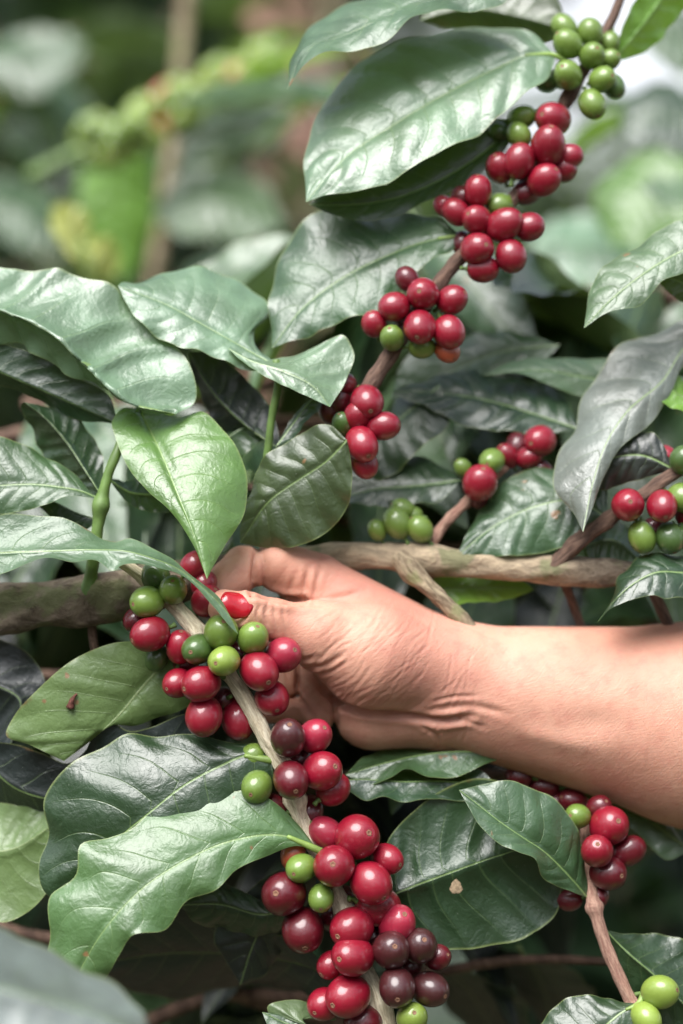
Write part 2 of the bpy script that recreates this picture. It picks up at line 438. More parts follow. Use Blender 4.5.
def cherry(parent, x, y, r, kind, d, nav=None, sp=None, elong=1.0):
    """nav: (dx, dy) of the navel from the centre in units of the radius; otherwise it points away from the stem"""
    c = P(x, y, d); rr = r * kk(d) * 1.035
    rng = random.Random(int(x * 13 + y * 7))
    if nav is not None:
        dz2 = max(0.0, 1 - nav[0]**2 - nav[1]**2)
        dirv = Vector((nav[0], -math.sqrt(dz2), -nav[1]))
    else:
        near = min(sp, key=lambda q: (q - c).length)
        dirv = (c - near).normalized() + Vector((rng.uniform(-.4, .4), rng.uniform(-.4, .4), rng.uniform(-.4, .4)))
    dirv.normalize()
    o = bpy.data.objects.new('cherry', CHM[kind])
    rot = dirv.to_track_quat('Z', 'Y') @ Matrix.Rotation(rng.uniform(0, 6.28), 4, 'Z').to_quaternion()
    o.rotation_mode = 'QUATERNION'; o.rotation_quaternion = rot
    f = rng.uniform(0.97, 1.13)
    o.scale = (rr * 0.965, rr * 0.965 * rng.uniform(0.92, 1.02), rr * 0.99 * f * elong)
    o.location = c - origin_of(parent)
    link(o, parent)
    if kind in CLAB: o['label'] = CLAB[kind]
    nvo = bpy.data.objects.new('navel', NAV); link(nvo, o)
    sto = bpy.data.objects.new('stalk', STK); link(sto, o)
    return o
# =================================================================== fruiting branch in front of the hand
G_BR = 'coffee branches carrying fruit'
front = empty('coffee_branch', P(388, 1040, 0), 'sharp front coffee branch of red and green cherries held between finger and thumb', 'coffee branch', G_BR)
SP = [(120, 560, -22), (163, 594, -14), (190, 622, -6), (213, 655, -2), (240, 690, 0), (268, 742, 2), (288, 775, 0), (302, 822, 0), (326, 868, -4), (342, 904, -2), (354, 945, -8), (372, 985, -2), (386, 1022, 0), (398, 1060, 0)]
stem(front, SP, [6, 7, 8.0, 7.4, 7.6, 7.8, 8.2, 8.0, 7.8, 7.6, 8, 8.5, 9, 9], 'twig', rough=0.10, ridges=5, sides=24, n=130,
     knots=[(0.19, .35, .015), (0.52, .45, .014), (0.73, .45, .014), (0.9, .35, .015)])
spw = [P(*p) for p in SP]
FC = [ # x, y, r, kind, depth, navel
 (194,565,13,'red',-14,None),(204,584,13,'red',-16,None),(207,601,16,'red',-8,None),
 (156,577,15,'dgreen',-16,None),(173,590,14.5,'green',6,(0.05,-0.55)),(147,602,16.5,'green',6,(-0.7,0.1)),(136,619,12,'deep',-16,None),
 (150,634,18,'red',10,(-0.82,0.30)),(157,658,12,'dgreen',-14,None),(180,647,15,'red',2,(0.1,-0.9)),
 (198,649,16.5,'dgreen',14,(-0.3,0.1)),(221,632,17.5,'green',20,(0.2,-0.6)),(253,638,16,'green',18,(0.3,-0.7)),(224,661,16,'lime',32,(-0.38,0.05)),
 (178,683,15,'red',4,(-0.6,0.3)),(201,684,18.5,'red',22,(-0.78,0.2)),(204,716,19,'red',12,(-0.1,0.8)),(238,719,17.5,'red',-12,(0.2,0.9)),
 (259,671,20,'red',20,(0.45,0.45)),(283,655,18,'pink',4,(0.6,-0.3)),(272,698,17.5,'red',4,(0.3,0.6)),
 (288,738,18.5,'purple',20,(0.1,-0.7)),(315,736,17,'pink',2,(0.5,-0.5)),(291,780,19,'deep',26,(0.25,0.42)),(322,771,20,'red',12,(0.6,-0.3)),
 (333,789,16.5,'red',-6,None),(257,787,17,'green',10,(-0.3,0.3)),(252,757,13,'green',-6,None),(244,780,12,'red',-10,None),(271,808,15,'deep',-8,None),
 (309,811,15,'deep',-16,None),(326,833,16,'pink',0,None),(357,837,22.5,'red',12,(0.5,-0.3)),(387,859,15.5,'red',2,(0.7,0.2)),(334,866,21,'red',28,(-0.05,-0.25)),
 (371,883,21,'red',22,(0.55,0.55)),(293,855,13,'orange',2,None),(301,868,15.5,'green',16,(-0.4,0.2)),(321,898,13.5,'green',18,(0.0,0.55)),
 (284,894,23,'deep',8,(-0.3,-0.2)),(303,930,22,'deep',2,(0.1,0.6)),(378,906,21,'red',0,None),(334,918,14,'deep',-20,None),
 (352,928,21,'red',16,(-0.6,0.2)),(397,925,20,'pink',6,(0.3,-0.6)),(353,956,21,'red',28,(-0.55,-0.05)),(331,965,14,'red',2,None),
 (391,950,19.5,'purple',24,(0.15,-0.35)),(420,946,18,'purple',14,(0.2,-0.5)),(437,957,13.5,'deep',4,(0.7,-0.3)),(397,987,20,'purple',28,(0.0,0.35)),
 (430,989,18,'purple',12,(0.7,0.2)),(348,996,21.5,'red',22,(-0.62,0.2)),(324,1004,17,'red',4,(-0.5,0.3)),(363,1022,18,'deep',6,None),(412,1018,16,'lime',24,(0.1,-0.5)),
 (300,838,15,'deep',-20,None),(268,765,14,'deep',-20,None),(302,757,14,'deep',-22,None),(222,700,15,'deep',-20,None),(186,662,13,'deep',-18,None),(345,900,15,'deep',-26,None),(375,935,16,'deep',-22,None),(410,965,15,'deep',-18,None),(240,655,14,'deep',-14,None),
]
for x, y, r, k, d, nv_ in FC: cherry(front, x, y, r, k, d, nv_, spw)

leaf(front, [(290,815),(232,792),(212,800),(190,806),(150,811),(132,829),(108,838),(82,845),(78,875),(50,895),(49,935),(44,962),(62,985)],
     [(318,850),(285,836),(230,841),(185,860),(140,890),(110,922),(88,955),(78,980),(90,1000)],
     [(296,846),(270,855),(236,870),(214,891),(188,900),(165,930),(132,936),(120,954),(108,975)], d=(14,30,52,66,60), tilt=(-26,4), mat='soft', pet=[(345,872,-2),(334,858,6)], quilt=.0010, wave=.0016, petr=4.2, label='large wavy mid green leaf over a darker one')
leaf(front, [(262,745),(234,745),(205,737),(157,736),(128,733),(106,745),(73,764),(44,801),(47,830),(39,862),(44,890)],
     [(272,760),(250,755),(220,766),(183,786),(150,812),(110,845),(80,875),(62,905)],
     [(272,785),(262,800),(235,812),(215,835),(180,860),(140,890),(100,905)], d=(2,10,20,14,4), tilt=(-32,-2), mat='dark', pet=[(287,766,-2),(280,760,0)], quilt=.0012, wave=.0014, petr=4.5, label='glossy dark green leaf')
# leaf seen from its pale side at the left
leaf(front, [(166,650),(150,642),(128,641),(73,660),(37,690),(14,716),(6,735),(30,745)],
     [(178,648),(157,671),(140,690),(121,713),(92,740),(64,761)],
     [(205,690),(183,709),(157,718),(128,726),(106,717),(91,724),(80,746)], d=(-30,-30,-26,-20), tilt=(10,-10), mat='olive', under=True, pet=[(192,632,-16)], quilt=.0008, wave=.0006, label='olive green leaf turned pale side up')
leaf(front, [(0,742),(40,752),(66,764),(84,752),(95,732),(110,722),(128,731),(150,728),(190,714)],
     [(-30,745),(20,790),(70,800),(120,790),(170,760),(210,722)],
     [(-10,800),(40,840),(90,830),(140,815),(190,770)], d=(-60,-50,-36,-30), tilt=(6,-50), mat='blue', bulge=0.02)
# right: ribbed leaf with a pale patch
rl = leaf(front, [(384,884),(386,845),(417,808),(442,790),(480,778),(520,790),(548,815)],
     [(372,904),(397,893),(457,870),(500,855),(530,847),(560,850)],
     [(385,925),(402,942),(442,951),(492,946),(532,934),(557,914),(562,880)], d=(-20,-22,-30,-40), tilt=(-14,-8), mat='dark', pet=[(352,915,-10)], quilt=.0022, wave=.0010, nv=8, label='ribbed dark green leaf with a pale round scar')
M['scar'] = plain_mat('leaf_scar', (0.42, 0.31, 0.20), 0.8, 0.3, 0.3, 900)
M['debris'] = plain_mat('dry_flower', (0.10, 0.035, 0.025), 0.8, 0.3, 0.3, 900)
leaf(front, [(270,1006),(290,1000),(315,1006),(335,1018)], [(350,1040),(320,1032),(285,1022),(262,1012)], [(345,1060),(310,1055),(275,1040)], d=(10,0,-8), tilt=(-20,14), mat='mid', label='pale leaf at the bottom')
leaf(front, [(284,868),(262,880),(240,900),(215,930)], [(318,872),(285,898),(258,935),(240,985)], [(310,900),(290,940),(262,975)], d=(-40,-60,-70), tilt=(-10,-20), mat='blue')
leaf(front, [(330,968),(290,938),(240,930),(180,905),(120,920)], [(350,985),(300,965),(230,955),(160,955),(98,965)], [(330,1000),(290,990),(230,985),(170,1000),(120,985)], d=(-60,-110,-120,-110), tilt=(40,-60), mat='blue')  # near-black leaf colour stands in for the shade down here
# small grey leaf curl by the purple cherry
leaf(front, [(270,905),(240,890),(215,880),(190,890)], [(300,905),(262,915),(220,905),(180,905)], [(270,935),(235,930),(200,925)], d=(-30,-40,-40), tilt=(-10,-20), mat='dark')

# =================================================================== upper branch
upper = empty('coffee_branch', P(600, 30, -150), 'slanting branch of red cherries at the top, ending in green ones', 'coffee branch', G_BR)
UP = [(325,470,-52),(345,430,-55),(370,385,-60),(392,352,-66),(425,302,-74),(456,262,-84),(490,228,-92),(518,192,-102),(540,160,-112),(556,122,-122),(572,90,-132),(590,60,-142),(612,20,-155),(630,-30,-165)]
stem(upper, UP, [8, 8, 8, 7.5, 7.5, 7, 7, 6.5, 6.5, 6, 6, 5.5, 5, 4], 'brown', rough=0.08, ridges=4, n=100, knots=[(0.3, .4, .02), (.5, .4, .02), (.75, .4, .02)])
upw = [P(*p) for p in UP]
UC = [(564,27,13,'green',-140),(568,44,14,'green',-122),(590,32,13,'green',-134),(592,56,13.5,'green',-118),(609,60,11,'green',-134),(568,75,14.5,'green',-108),
 (602,79,13.5,'green',-112),(614,86,11,'dgreen',-124),(592,104,14,'green',-110),(546,80,12,'dgreen',-134),(522,117,12,'green',-116),(519,135,12,'green',-104),(498,132,10,'dgreen',-124),
 (540,62,10,'dgreen',-150),(610,42,10,'green',-146),
 (553,119,17,'red',-104),(548,146,18,'red',-90),(568,157,13,'red',-102),(563,168,14,'red',-106),(519,161,16,'red',-88),(500,168,14,'red',-98),(544,180,16,'red',-88),(527,192,13,'deep',-106),
 (464,198,13,'deep',-100),(478,191,15,'red',-84),(444,206,10,'pink',-100),(456,212,14,'red',-84),(477,220,15,'red',-76),(504,225,17,'red',-72),(529,227,15,'red',-76),(477,249,16.5,'red',-66),
 (511,256,16,'red',-68),(500,205,13,'green',-98),(483,269,14,'red',-74),(462,243,11,'deep',-98),
 (407,279,12,'deep',-68),(423,294,16.5,'red',-56),(394,307,15,'red',-56),(452,300,15.5,'red',-62),(374,324,13,'red',-62),(420,327,17,'red',-46),(449,332,16.5,'red',-50),(392,338,12.5,'green',-50),
 (422,347,12,'green',-60),(447,350,13,'orange',-62),(405,320,10,'deep',-74),
 (344,384,12,'deep',-58),(367,402,17,'red',-44),(358,416,15,'red',-44),(383,426,15,'red',-42),(362,444,17.5,'red',-34),(364,463,14,'red',-44),(343,424,11,'dgreen',-46),(340,400,12,'deep',-60),(330,410,12,'deep',-66)]
for x, y, r, k, d in UC: cherry(upper, x, y, r, k, d, None, upw)
leaf(upper, [(536,38),(482,26),(417,38),(372,56),(335,86),(312,128),(306,165)], [(556,56),(532,54),(492,70),(442,95),(392,125),(345,157),(306,202)],
     [(548,78),(526,95),(507,110),(482,131),(442,152),(392,180),(368,188),(340,193)], d=(-120,-100,-80,-66), tilt=(-52,34), mat='mint', pet=[(580,75,-130)], wave=.0012, quilt=.0018, label='big pale glossy leaf')
leaf(upper, [(440,-25),(390,-14),(345,5),(312,30),(293,52)], [(520,-20),(450,-6),(400,10),(350,32),(305,52),(287,90)], [(505,2),(452,11),(417,18),(397,31),(372,46),(342,52),(308,62)], d=(-90,-80,-70,-60), tilt=(-60,26), mat='pale', wave=.0012)
leaf(upper, [(480,120),(440,150),(395,170),(350,180),(330,190)], [(520,120),(480,155),(440,180),(395,198),(345,205),(308,204)], [(508,146),(482,171),(462,186),(417,206),(392,217),(357,221),(335,216)], d=(-130,-112,-100,-92), tilt=(-10,10), mat='dark', pet=[(545,110,-120)], label='dark leaf with brown dots')
leaf(upper, [(440,222),(410,212),(370,215),(325,210),(298,228),(282,250),(272,290)], [(462,236),(430,240),(385,256),(335,282),(300,310),(272,348)], [(452,250),(425,266),(398,290),(374,314),(342,321),(305,337)], d=(-95,-100,-90,-80), tilt=(-40,20), mat='mid', pet=[(484,236,-92)], label='broad mottled leaf', wave=.0016)
leaf(upper, [(430,-10),(480,-25),(530,-15),(560,5)], [(420,20),(470,10),(520,18),(566,30)], [(455,30),(500,38),(545,42)], d=(-170,-165,-150), tilt=(-10,-30), mat='olive')
leaf(upper, [(625,20),(640,-5),(665,-40)], [(612,62),(640,30),(665,-5),(690,-50)], [(640,55),(668,30),(690,0)], d=(-150,-160,-170), tilt=(10,-20), mat='bright', label='bright green leaf against the sky')

# =================================================================== centre shoot
shoot = empty('coffee_shoot', P(268, 470, -50), 'upright green shoot with a drooping olive leaf beside the thin stalk', 'coffee shoot', 'young coffee shoots')
stem(shoot, [(262,500,-60),(268,450,-55),(272,415,-52),(278,378,-50),(276,360,-50)], [4.5,4.5,4,4,4], 'gstem', rough=0.03)
leaf(shoot, [(255,330),(268,318),(264,300),(240,280),(215,271),(190,270),(150,277),(120,284)], [(276,366),(240,345),(205,325),(165,303),(118,286)], [(262,372),(230,362),(195,352),(165,340),(135,318)], d=(-50,-60,-66,-70), tilt=(-60,20), mat='mint', wave=.0014, label='broad leaf with a pale sheen')
leaf(shoot, [(248,355),(280,357),(310,350),(345,336),(354,350),(346,380)], [(228,348),(250,360),(285,372),(315,388),(330,407)], [(238,358),(255,370),(278,383),(305,395)], d=(-44,-30,-24,-20), tilt=(-34,6), mat='mint', wave=.0006, label='narrow pale green leaf with its tip hanging')
leaf(shoot, [(330,425),(310,428),(290,440),(262,462),(250,490),(242,520)], [(347,440),(325,462),(298,480),(270,500),(240,543)], [(352,470),(350,500),(332,528),(300,545),(268,548)], d=(-20,-32,-40,-52), tilt=(-12,0), mat='olive', wave=.0014, quilt=.0012, label='olive green drooping leaf')
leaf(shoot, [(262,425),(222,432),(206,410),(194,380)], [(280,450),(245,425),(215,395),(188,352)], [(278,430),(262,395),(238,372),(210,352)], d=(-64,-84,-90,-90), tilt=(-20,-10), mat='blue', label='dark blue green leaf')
leaf(shoot, [(285,430),(296,412),(312,398)], [(276,446),(292,425),(306,406),(325,388)], [(290,440),(308,420),(322,404)], d=(-50,-56,-60), tilt=(-6,10), mat='dark', bulge=0.3)
leaf(shoot, [(210,430),(225,412),(255,405)], [(200,470),(225,440),(250,425),(275,420)], [(225,470),(250,450),(268,435)], d=(-90,-96,-96), tilt=(-30,5), mat='mid')

# =================================================================== left shoot
left = empty('coffee_shoot', P(88, 600, -36), 'upright green shoot rising from the thick bough at the left', 'coffee shoot', 'young coffee shoots')
stem(left, [(88,598,-40),(92,570,-34),(96,540,-32),(102,500,-32),(108,475,-32),(116,455,-34),(128,425,-50),(140,408,-70)], [7.5,6.5,6,6.5,5,5,4.5,4], 'gstem', rough=0.05, knots=[(0.45, .5, .04), (0.02, .5, .05)])
leaf(left, [(122,408),(112,421),(116,440),(125,462),(148,491),(172,513),(193,545)], [(138,408),(150,430),(165,462),(178,495),(194,535),(207,579)], [(160,414),(178,416),(200,411),(226,434),(246,471),(245,511),(222,550)], d=(-70,-24,10,28,40), tilt=(-6,-30), mat='fresh', wave=.0007, quilt=.0006, bulge=0.14, label='bright fresh green leaf hanging point down')
leaf(left, [(84,486),(75,475),(59,464),(29,447),(0,438),(-30,440)], [(102,500),(84,492),(61,487),(38,484),(0,485),(-60,492)], [(70,496),(59,499),(50,504),(29,509),(0,514),(-35,512)], d=(-32,-30,-26,-20), tilt=(-24,10), mat='mid', label='flat green leaf with a pale midrib')
leaf(left, [(60,480),(40,450),(28,425),(22,404)], [(104,500),(85,470),(65,440),(42,415),(24,402)], [(104,480),(100,449),(82,422),(55,408)], d=(-36,-50,-60,-64), tilt=(-30,-20), mat='dark', quilt=.0010, label='dark bluish leaf behind the green one')
leaf(left, [(60,520),(50,505),(55,495)], [(100,520),(75,512),(50,500),(30,498)], [(85,530),(60,525),(45,512)], d=(-50,-60,-60), tilt=(0,0), mat='dark')
leaf(left, [(130,480),(150,470),(175,478)], [(108,478),(130,492),(155,495),(190,498)], [(125,500),(150,512),(175,510)], d=(-50,-70,-80), tilt=(-20,5), mat='dark')

# branch running in from beyond the left edge
lbr = empty('coffee_branch', P(-70, 560, -20), 'branch of broad glossy leaves reaching in from the left edge', 'coffee branch', 'leafy coffee branches at the sides')
stem(lbr, [(-90,700,-20),(-78,600,-10),(-75,480,-25),(-80,330,-50),(-90,200,-70)], [7,7,6.5,6,5], 'gstem')
leaf(lbr, [(-30,262),(0,265),(50,270),(85,277),(118,287),(150,322),(186,360),(196,398)], [(-72,305),(0,311),(50,334),(88,370),(125,402),(176,414)], [(-40,350),(0,346),(30,352),(75,377),(100,393),(140,410)], d=(-50,-30,-14,-14,-24), tilt=(-56,-34), mat='mint', wave=.0016, quilt=.0045, nv=8, bulge=0.10, label='large pale glossy leaf with its near rim turned up')
leaf(lbr, [(-20,525),(0,516),(29,516),(59,517),(85,526),(108,539),(117,542),(129,539),(146,545),(164,556),(182,568),(200,580),(222,600)],
     [(-76,560),(0,553),(59,551),(97,550),(129,552),(154,559),(178,569),(198,584),(218,602),(231,618),(238,634)],
     [(-20,580),(0,573),(23,566),(50,558),(73,563),(97,560),(114,569),(121,564),(130,563),(158,567),(179,575),(196,588),(214,607),(228,624)], d=(-10,6,14,20,28,40,44), tilt=(-26,14), mat='pale', wave=.0010, quilt=.0008, nv=12, label='long pale wavy leaf whose curled tip crosses the thumb')
leaf(lbr, [(-20,340),(30,352),(75,376),(110,398)], [(-70,340),(0,372),(60,398),(118,424)], [(-20,372),(30,398),(80,420)], d=(-60,-60,-60), tilt=(0,-20), mat='dark')
leaf(lbr, [(-20,800),(15,805),(45,810)], [(-80,830),(-30,850),(10,850),(52,826)], [(-20,900),(0,922),(30,910),(48,890)], d=(-60,-60,-50), tilt=(-20,10), mat='olive', under=True)
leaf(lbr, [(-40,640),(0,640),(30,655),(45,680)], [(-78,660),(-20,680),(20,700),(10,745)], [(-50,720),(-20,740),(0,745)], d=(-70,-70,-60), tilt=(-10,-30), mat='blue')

# =================================================================== right side
rbr = empty('coffee_branch', P(720, 330, -60), 'branch of broad leaves drooping in from the right edge', 'coffee branch', 'leafy coffee branches at the sides')
stem(rbr, [(760,560,-130),(735,450,-110),(715,330,-110),(712,230,-90),(720,100,-70)], [7,7,6,6,5], 'gstem')
leaf(rbr, [(683,320),(652,335),(622,341),(602,371),(582,401),(572,431),(557,456),(556,490),(574,514)], [(714,335),(688,345),(662,381),(627,411),(607,441),(594,478),(583,532)], [(700,350),(683,366),(667,401),(648,426),(622,446),(607,471),(593,506)], d=(-120,-80,-44,-14), tilt=(-44,-4), mat='bloom', wave=.0012, quilt=.0012, label='long drooping leaf with a pale bloom')
leaf(rbr, [(683,222),(640,244),(607,265),(592,286)], [(716,240),(683,250),(645,272),(612,298),(584,328)], [(690,270),(662,282),(640,305),(607,313)], d=(-60,-50,-40,-36), tilt=(-30,8), mat='pale', wave=.0008, label='pale leaf high on the right')
leaf(rbr, [(590,358),(545,359),(510,362)], [(714,385),(640,385),(590,378),(540,370),(484,375)], [(600,402),(570,393),(545,383),(520,374)], d=(-170,-160,-150,-140), tilt=(-20,8), mat='pale', wave=.0006)
leaf(rbr, [(700,420),(683,412),(660,400)], [(716,400),(690,400),(668,388),(640,372)], [(690,385),(660,370)], d=(-80,-90,-90), tilt=(10,-20), mat='bright')
leaf(rbr, [(700,270),(690,262)], [(716,300),(690,286),(665,276),(650,270)], [(690,305),(668,292)], d=(-70,-80,-80), tilt=(0,0), mat='olive')

rf = empty('coffee_branch', P(700, 465, -60), 'brown fruiting twig above the forearm with two red cherries side by side', 'coffee branch', G_BR)
RP = [(548,572,-78),(572,548,-72),(600,526,-66),(625,508,-62),(655,487,-58),(683,468,-58),(725,440,-60)]
stem(rf, RP, [9,8.5,8,7.5,7,7,7], 'brown', rough=0.12, ridges=3, knots=[(.5,.3,.03)])
rpw = [P(*p) for p in RP]
for x, y, r, k, d in [(628,505,16.5,'red',-40),(662,506,16,'red',-36),(664,456,12,'red',-72),(654,462,11,'deep',-80),(642,537,14,'green',-48),(670,538,14.5,'dgreen',-46),(683,498,15,'green',-44),(690,536,15,'dgreen',-54),(684,460,15,'dgreen',-50),(655,530,12,'deep',-70),(690,515,15,'red',-60)]:
    cherry(rf, x, y, r, k, d, None, rpw)
leaf(rf, [(683,556),(665,555),(642,556),(630,565),(618,577),(614,598)], [(716,574),(683,572),(655,572),(632,584),(612,603),(597,623)], [(700,600),(683,597),(665,599),(654,596),(630,600),(611,609)], d=(-50,-30,-24,-20), tilt=(-26,10), mat='dark', wave=.0008, label='dark curved leaf over the forearm')
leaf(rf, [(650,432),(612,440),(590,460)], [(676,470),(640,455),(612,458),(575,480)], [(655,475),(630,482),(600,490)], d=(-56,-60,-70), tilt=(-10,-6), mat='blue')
leaf(rf, [(600,478),(560,468),(530,470),(495,492)], [(610,520),(575,500),(535,506),(495,525),(455,558)], [(600,530),(570,545),(535,554),(495,557)], d=(-76,-84,-84,-80), tilt=(-30,12), mat='mid', quilt=.0014, label='veined green leaf beside the bough')
leaf(rf, [(600,525),(620,520),(640,545)], [(585,545),(612,540),(640,560)], [(590,560),(610,570)], d=(-90,-96,-96), tilt=(-20,5), mat='mid')

mf = empty('coffee_branch', P(430, 545, -95), 'short twig above the wrist with a lone red cherry and small green ones', 'coffee branch', G_BR)
MP = [(415,560,-90),(430,545,-95),(446,522,-100),(463,506,-104),(480,490,-110),(510,462,-122),(545,440,-135)]
stem(mf, MP, [6,6,5.5,5.5,5.5,5,5], 'pinktwig', rough=0.1, knots=[(.5,.5,.05)])
mpw = [P(*p) for p in MP]
for x, y, r, k, d in [(480,483,18,'red',-88),(492,461,13,'green',-100),(507,456,12,'red',-120),(529,457,12,'red',-118),(540,441,16,'red',-116),(517,446,12,'deep',-130),(463,468,9,'green',-112),(478,497,11,'deep',-108),
        (403,509,11,'green',-100),(397,523,14,'green',-88),(377,530,10,'green',-90),(420,529,13,'green',-84),(412,515,10,'green',-104),(540,470,11,'deep',-125)]:
    cherry(mf, x, y, r, k, d, None, mpw)
leaf(mf, [(450,470),(400,455),(360,455),(320,470)], [(462,480),(420,485),(380,488),(330,500)], [(440,500),(400,505),(360,505)], d=(-120,-130,-130), tilt=(-40,20), mat='dark')
leaf(mf, [(560,395),(520,378),(470,372),(430,378)], [(580,430),(530,412),(480,398),(430,392),(390,392)], [(560,432),(500,432),(450,420),(420,405)], d=(-135,-150,-150,-150), tilt=(-40,20), mat='dark', quilt=.0016)
leaf(mf, [(400,400),(380,420),(350,440)], [(440,385),(410,410),(385,430),(340,470)], [(450,420),(420,450),(380,480)], d=(-150,-150,-150), tilt=(-30,20), mat='dark')
leaf(mf, [(500,330),(450,345),(410,355)], [(560,345),(500,352),(450,372),(390,400)], [(540,365),(490,375),(440,388)], d=(-190,-200,-200), tilt=(-30,20), mat='mid')

lf = empty('coffee_branch', P(630, 1010, -20), 'pinkish stem below the forearm with a tight bunch of deep red cherries', 'coffee branch', G_BR)
LP = [(584,800,-90),(586,830,-74),(588,870,-46),(594,905,-28),(602,935,-24),(616,970,-20),(632,1004,-16),(655,1060,-14)]
stem(lf, LP, [6,6,6,6.5,6.5,6.5,6.5,6.5], 'pinktwig', rough=0.05, knots=[(.42,.6,.02),(.8,.4,.02)])
lpw = [P(*p) for p in LP]
for x, y, r, k, d in [(609,826,20,'red',-36),(597,851,16.5,'red',-14),(629,851,15,'deep',-42),(608,873,18,'deep',-30),(597,895,13,'deep',-44),(599,808,13,'deep',-50),(578,816,13,'green',-40),(570,900,12,'deep',-46),
        (519,776,13,'deep',-90),(544,787,13,'deep',-94),(573,801,14,'deep',-88),(556,802,12,'deep',-96),(660,992,17.5,'lime',-4),(646,1018,16,'lime',2),(640,1040,14,'green',-20)]:
    cherry(lf, x, y, r, k, d, None, lpw)
leaf(lf, [(586,869),(580,839),(566,812),(550,795),(530,788),(513,781),(490,783)], [(588,898),(569,876),(545,852),(521,836),(498,820),(475,802),(459,790)], [(572,892),(542,876),(533,858),(516,852),(496,841),(478,823)], d=(-30,-10,2,4,-4), tilt=(-22,14), mat='mid', wave=.0007, quilt=.0010, label='folded leaf with a pale lower half')
leaf(lf, [(563,1001),(584,995),(606,997),(620,1002)][::-1], [(638,1004),(622,1012),(604,1026),(580,1040),(520,1060)], [(630,1030),(600,1060),(560,1075)], d=(-4,6,8,4), tilt=(-26,6), mat='dark', pet=[(645,990,-14)], label='glossy dark leaf at the bottom')
leaf(lf, [(622,934),(658,933),(690,945)], [(606,930),(625,950),(655,976),(700,1020)], [(612,965),(640,1000),(670,1040)], d=(-30,-26,-20), tilt=(-30,-8), mat='dark', label='dark leaf with a pale midrib')
leaf(lf, [(640,790),(600,770),(560,760)], [(690,850),(640,815),(590,795),(540,775)], [(668,860),(640,835),(600,810)], d=(-110,-120,-120), tilt=(-50,10), mat='pale')
leaf(lf, [(480,766),(456,777),(433,778),(403,769),(391,777),(370,785)], [(510,756),(460,752),(420,756),(380,765),(345,775)], [(490,748),(450,742),(400,746),(365,756)], d=(-70,-60,-56,-50), tilt=(20,-40), mat='mid', wave=.0004)
leaf(lf, [(470,800),(429,799),(399,801),(384,796),(365,801),(349,791)], [(500,790),(450,782),(400,782),(350,780),(325,785)], [(480,770),(430,772),(380,772)], d=(-56,-50,-44,-40), tilt=(18,-20), mat='dark', wave=.0004)
from mathutils.bvhtree import BVHTree
_org = origin_of(rl); _bv = BVHTree.FromPolygons([v.co + _org for v in rl.data.vertices], [tuple(p.vertices) for p in rl.data.polygons])
_c0 = Vector((0, -D, CZ)); V = []; F = []
for k in range(3):
    for j in range(20):
        an = 6.283 * j / 20; w = 7.0 * k / 2 * (1 + .12 * math.sin(3 * an) + .07 * math.sin(7 * an))
        q = P(456 + w * math.cos(an) * .85, 887 + w * math.sin(an), 0); hit, nrm_, _, _ = _bv.ray_cast(_c0, (q - _c0).normalized())
        if nrm_.y > 0: nrm_ = -nrm_
        V.append(tuple(hit + nrm_ * (0.00035 - 0.00025 * (k == 2)) - _org))
for k in range(2):
    for j in range(20): F.append([k*20+j, k*20+(j+1) % 20, (k+1)*20+(j+1) % 20, (k+1)*20+j])
sc_ = mesh_obj('scar', V, F, M['scar'], None, world=False); sc_.parent = rl; sc_['label'] = 'pale dry round scar'

# =================================================================== thick bough
bough = empty('coffee_bough', P(0, 610, -60), 'thick grey brown bough crossing behind the hand', 'coffee bough')
stem(bough, [(-120,622,-62),(-40,613,-58),(40,606,-55),(100,598,-55),(150,588,-60),(220,574,-85),(300,561,-98),(370,556,-96),(430,560,-92),(500,566,-86),(560,570,-84),(640,575,-92),(760,590,-110)],
     [28,26,25,24,23,18,15,14.5,14.5,14.5,14,13,12], 'bark', rough=0.10, n=200, sides=36, knots=[(0.26,.18,.02),(.62,.25,.02),(.77,.25,.02)])
stem(bough, [(398,556,-84),(415,575,-76),(440,598,-72),(480,640,-74),(520,700,-90)], [9,8.5,8,7.5,7], 'palebark', name='side_branch', rough=0.12, knots=[(0.1,.5,.06)])
stem(bough, [(90,606,-50),(92,630,-60),(97,665,-70),(105,730,-80)], [5,4.5,4,4], 'brown', name='twig')
stem(bough, [(640,560,-90),(655,595,-88),(675,640,-92),(700,720,-95)], [6,6,6,6], 'brown', name='twig')
stem(bough, [(560,570,-100),(575,610,-120),(590,650,-130)], [5,5,4], 'brown', name='twig')
lb = leaf(bough, [(440,575),(470,577),(505,578),(525,582)], [(420,590),(460,588),(500,587),(534,590)], [(445,604),(480,602),(515,598)], d=(-110,-112,-112), tilt=(-6,12), mat='bright', label='bright green leaf below the bough')
# near leaf, far out of focus
near = empty('coffee_branch', P(-60, 1060, 420), 'blurred pale leaf closest to the lens in the bottom left corner', 'coffee branch')
stem(near, [(-140,1120,420),(-60,1010,420),(-80,900,440)], [7,7,6], 'gstem')
leaf(near, [(-20,925),(20,932),(60,955),(85,972),(120,990)], [(-68,985),(-20,985),(40,1000),(90,1015),(165,1050)], [(-40,1060),(20,1080),(100,1080)], d=(430,430,420,410), tilt=(-150,40), mat='bloom', label='out of focus pale leaf')
# a dry flower bit lying on the olive leaf
V, F, c = tube([P(77,694,-15), P(72,700,-14), P(70,708,-14)], [1.2*S, 2.2*S, 4.6*S], n=10, sides=8, rough=0.2)
dry = mesh_obj('dry_flower', V, F, M['debris']); tag(dry, 'tiny brown dried flower lying on the olive leaf at the left', 'dried flower')
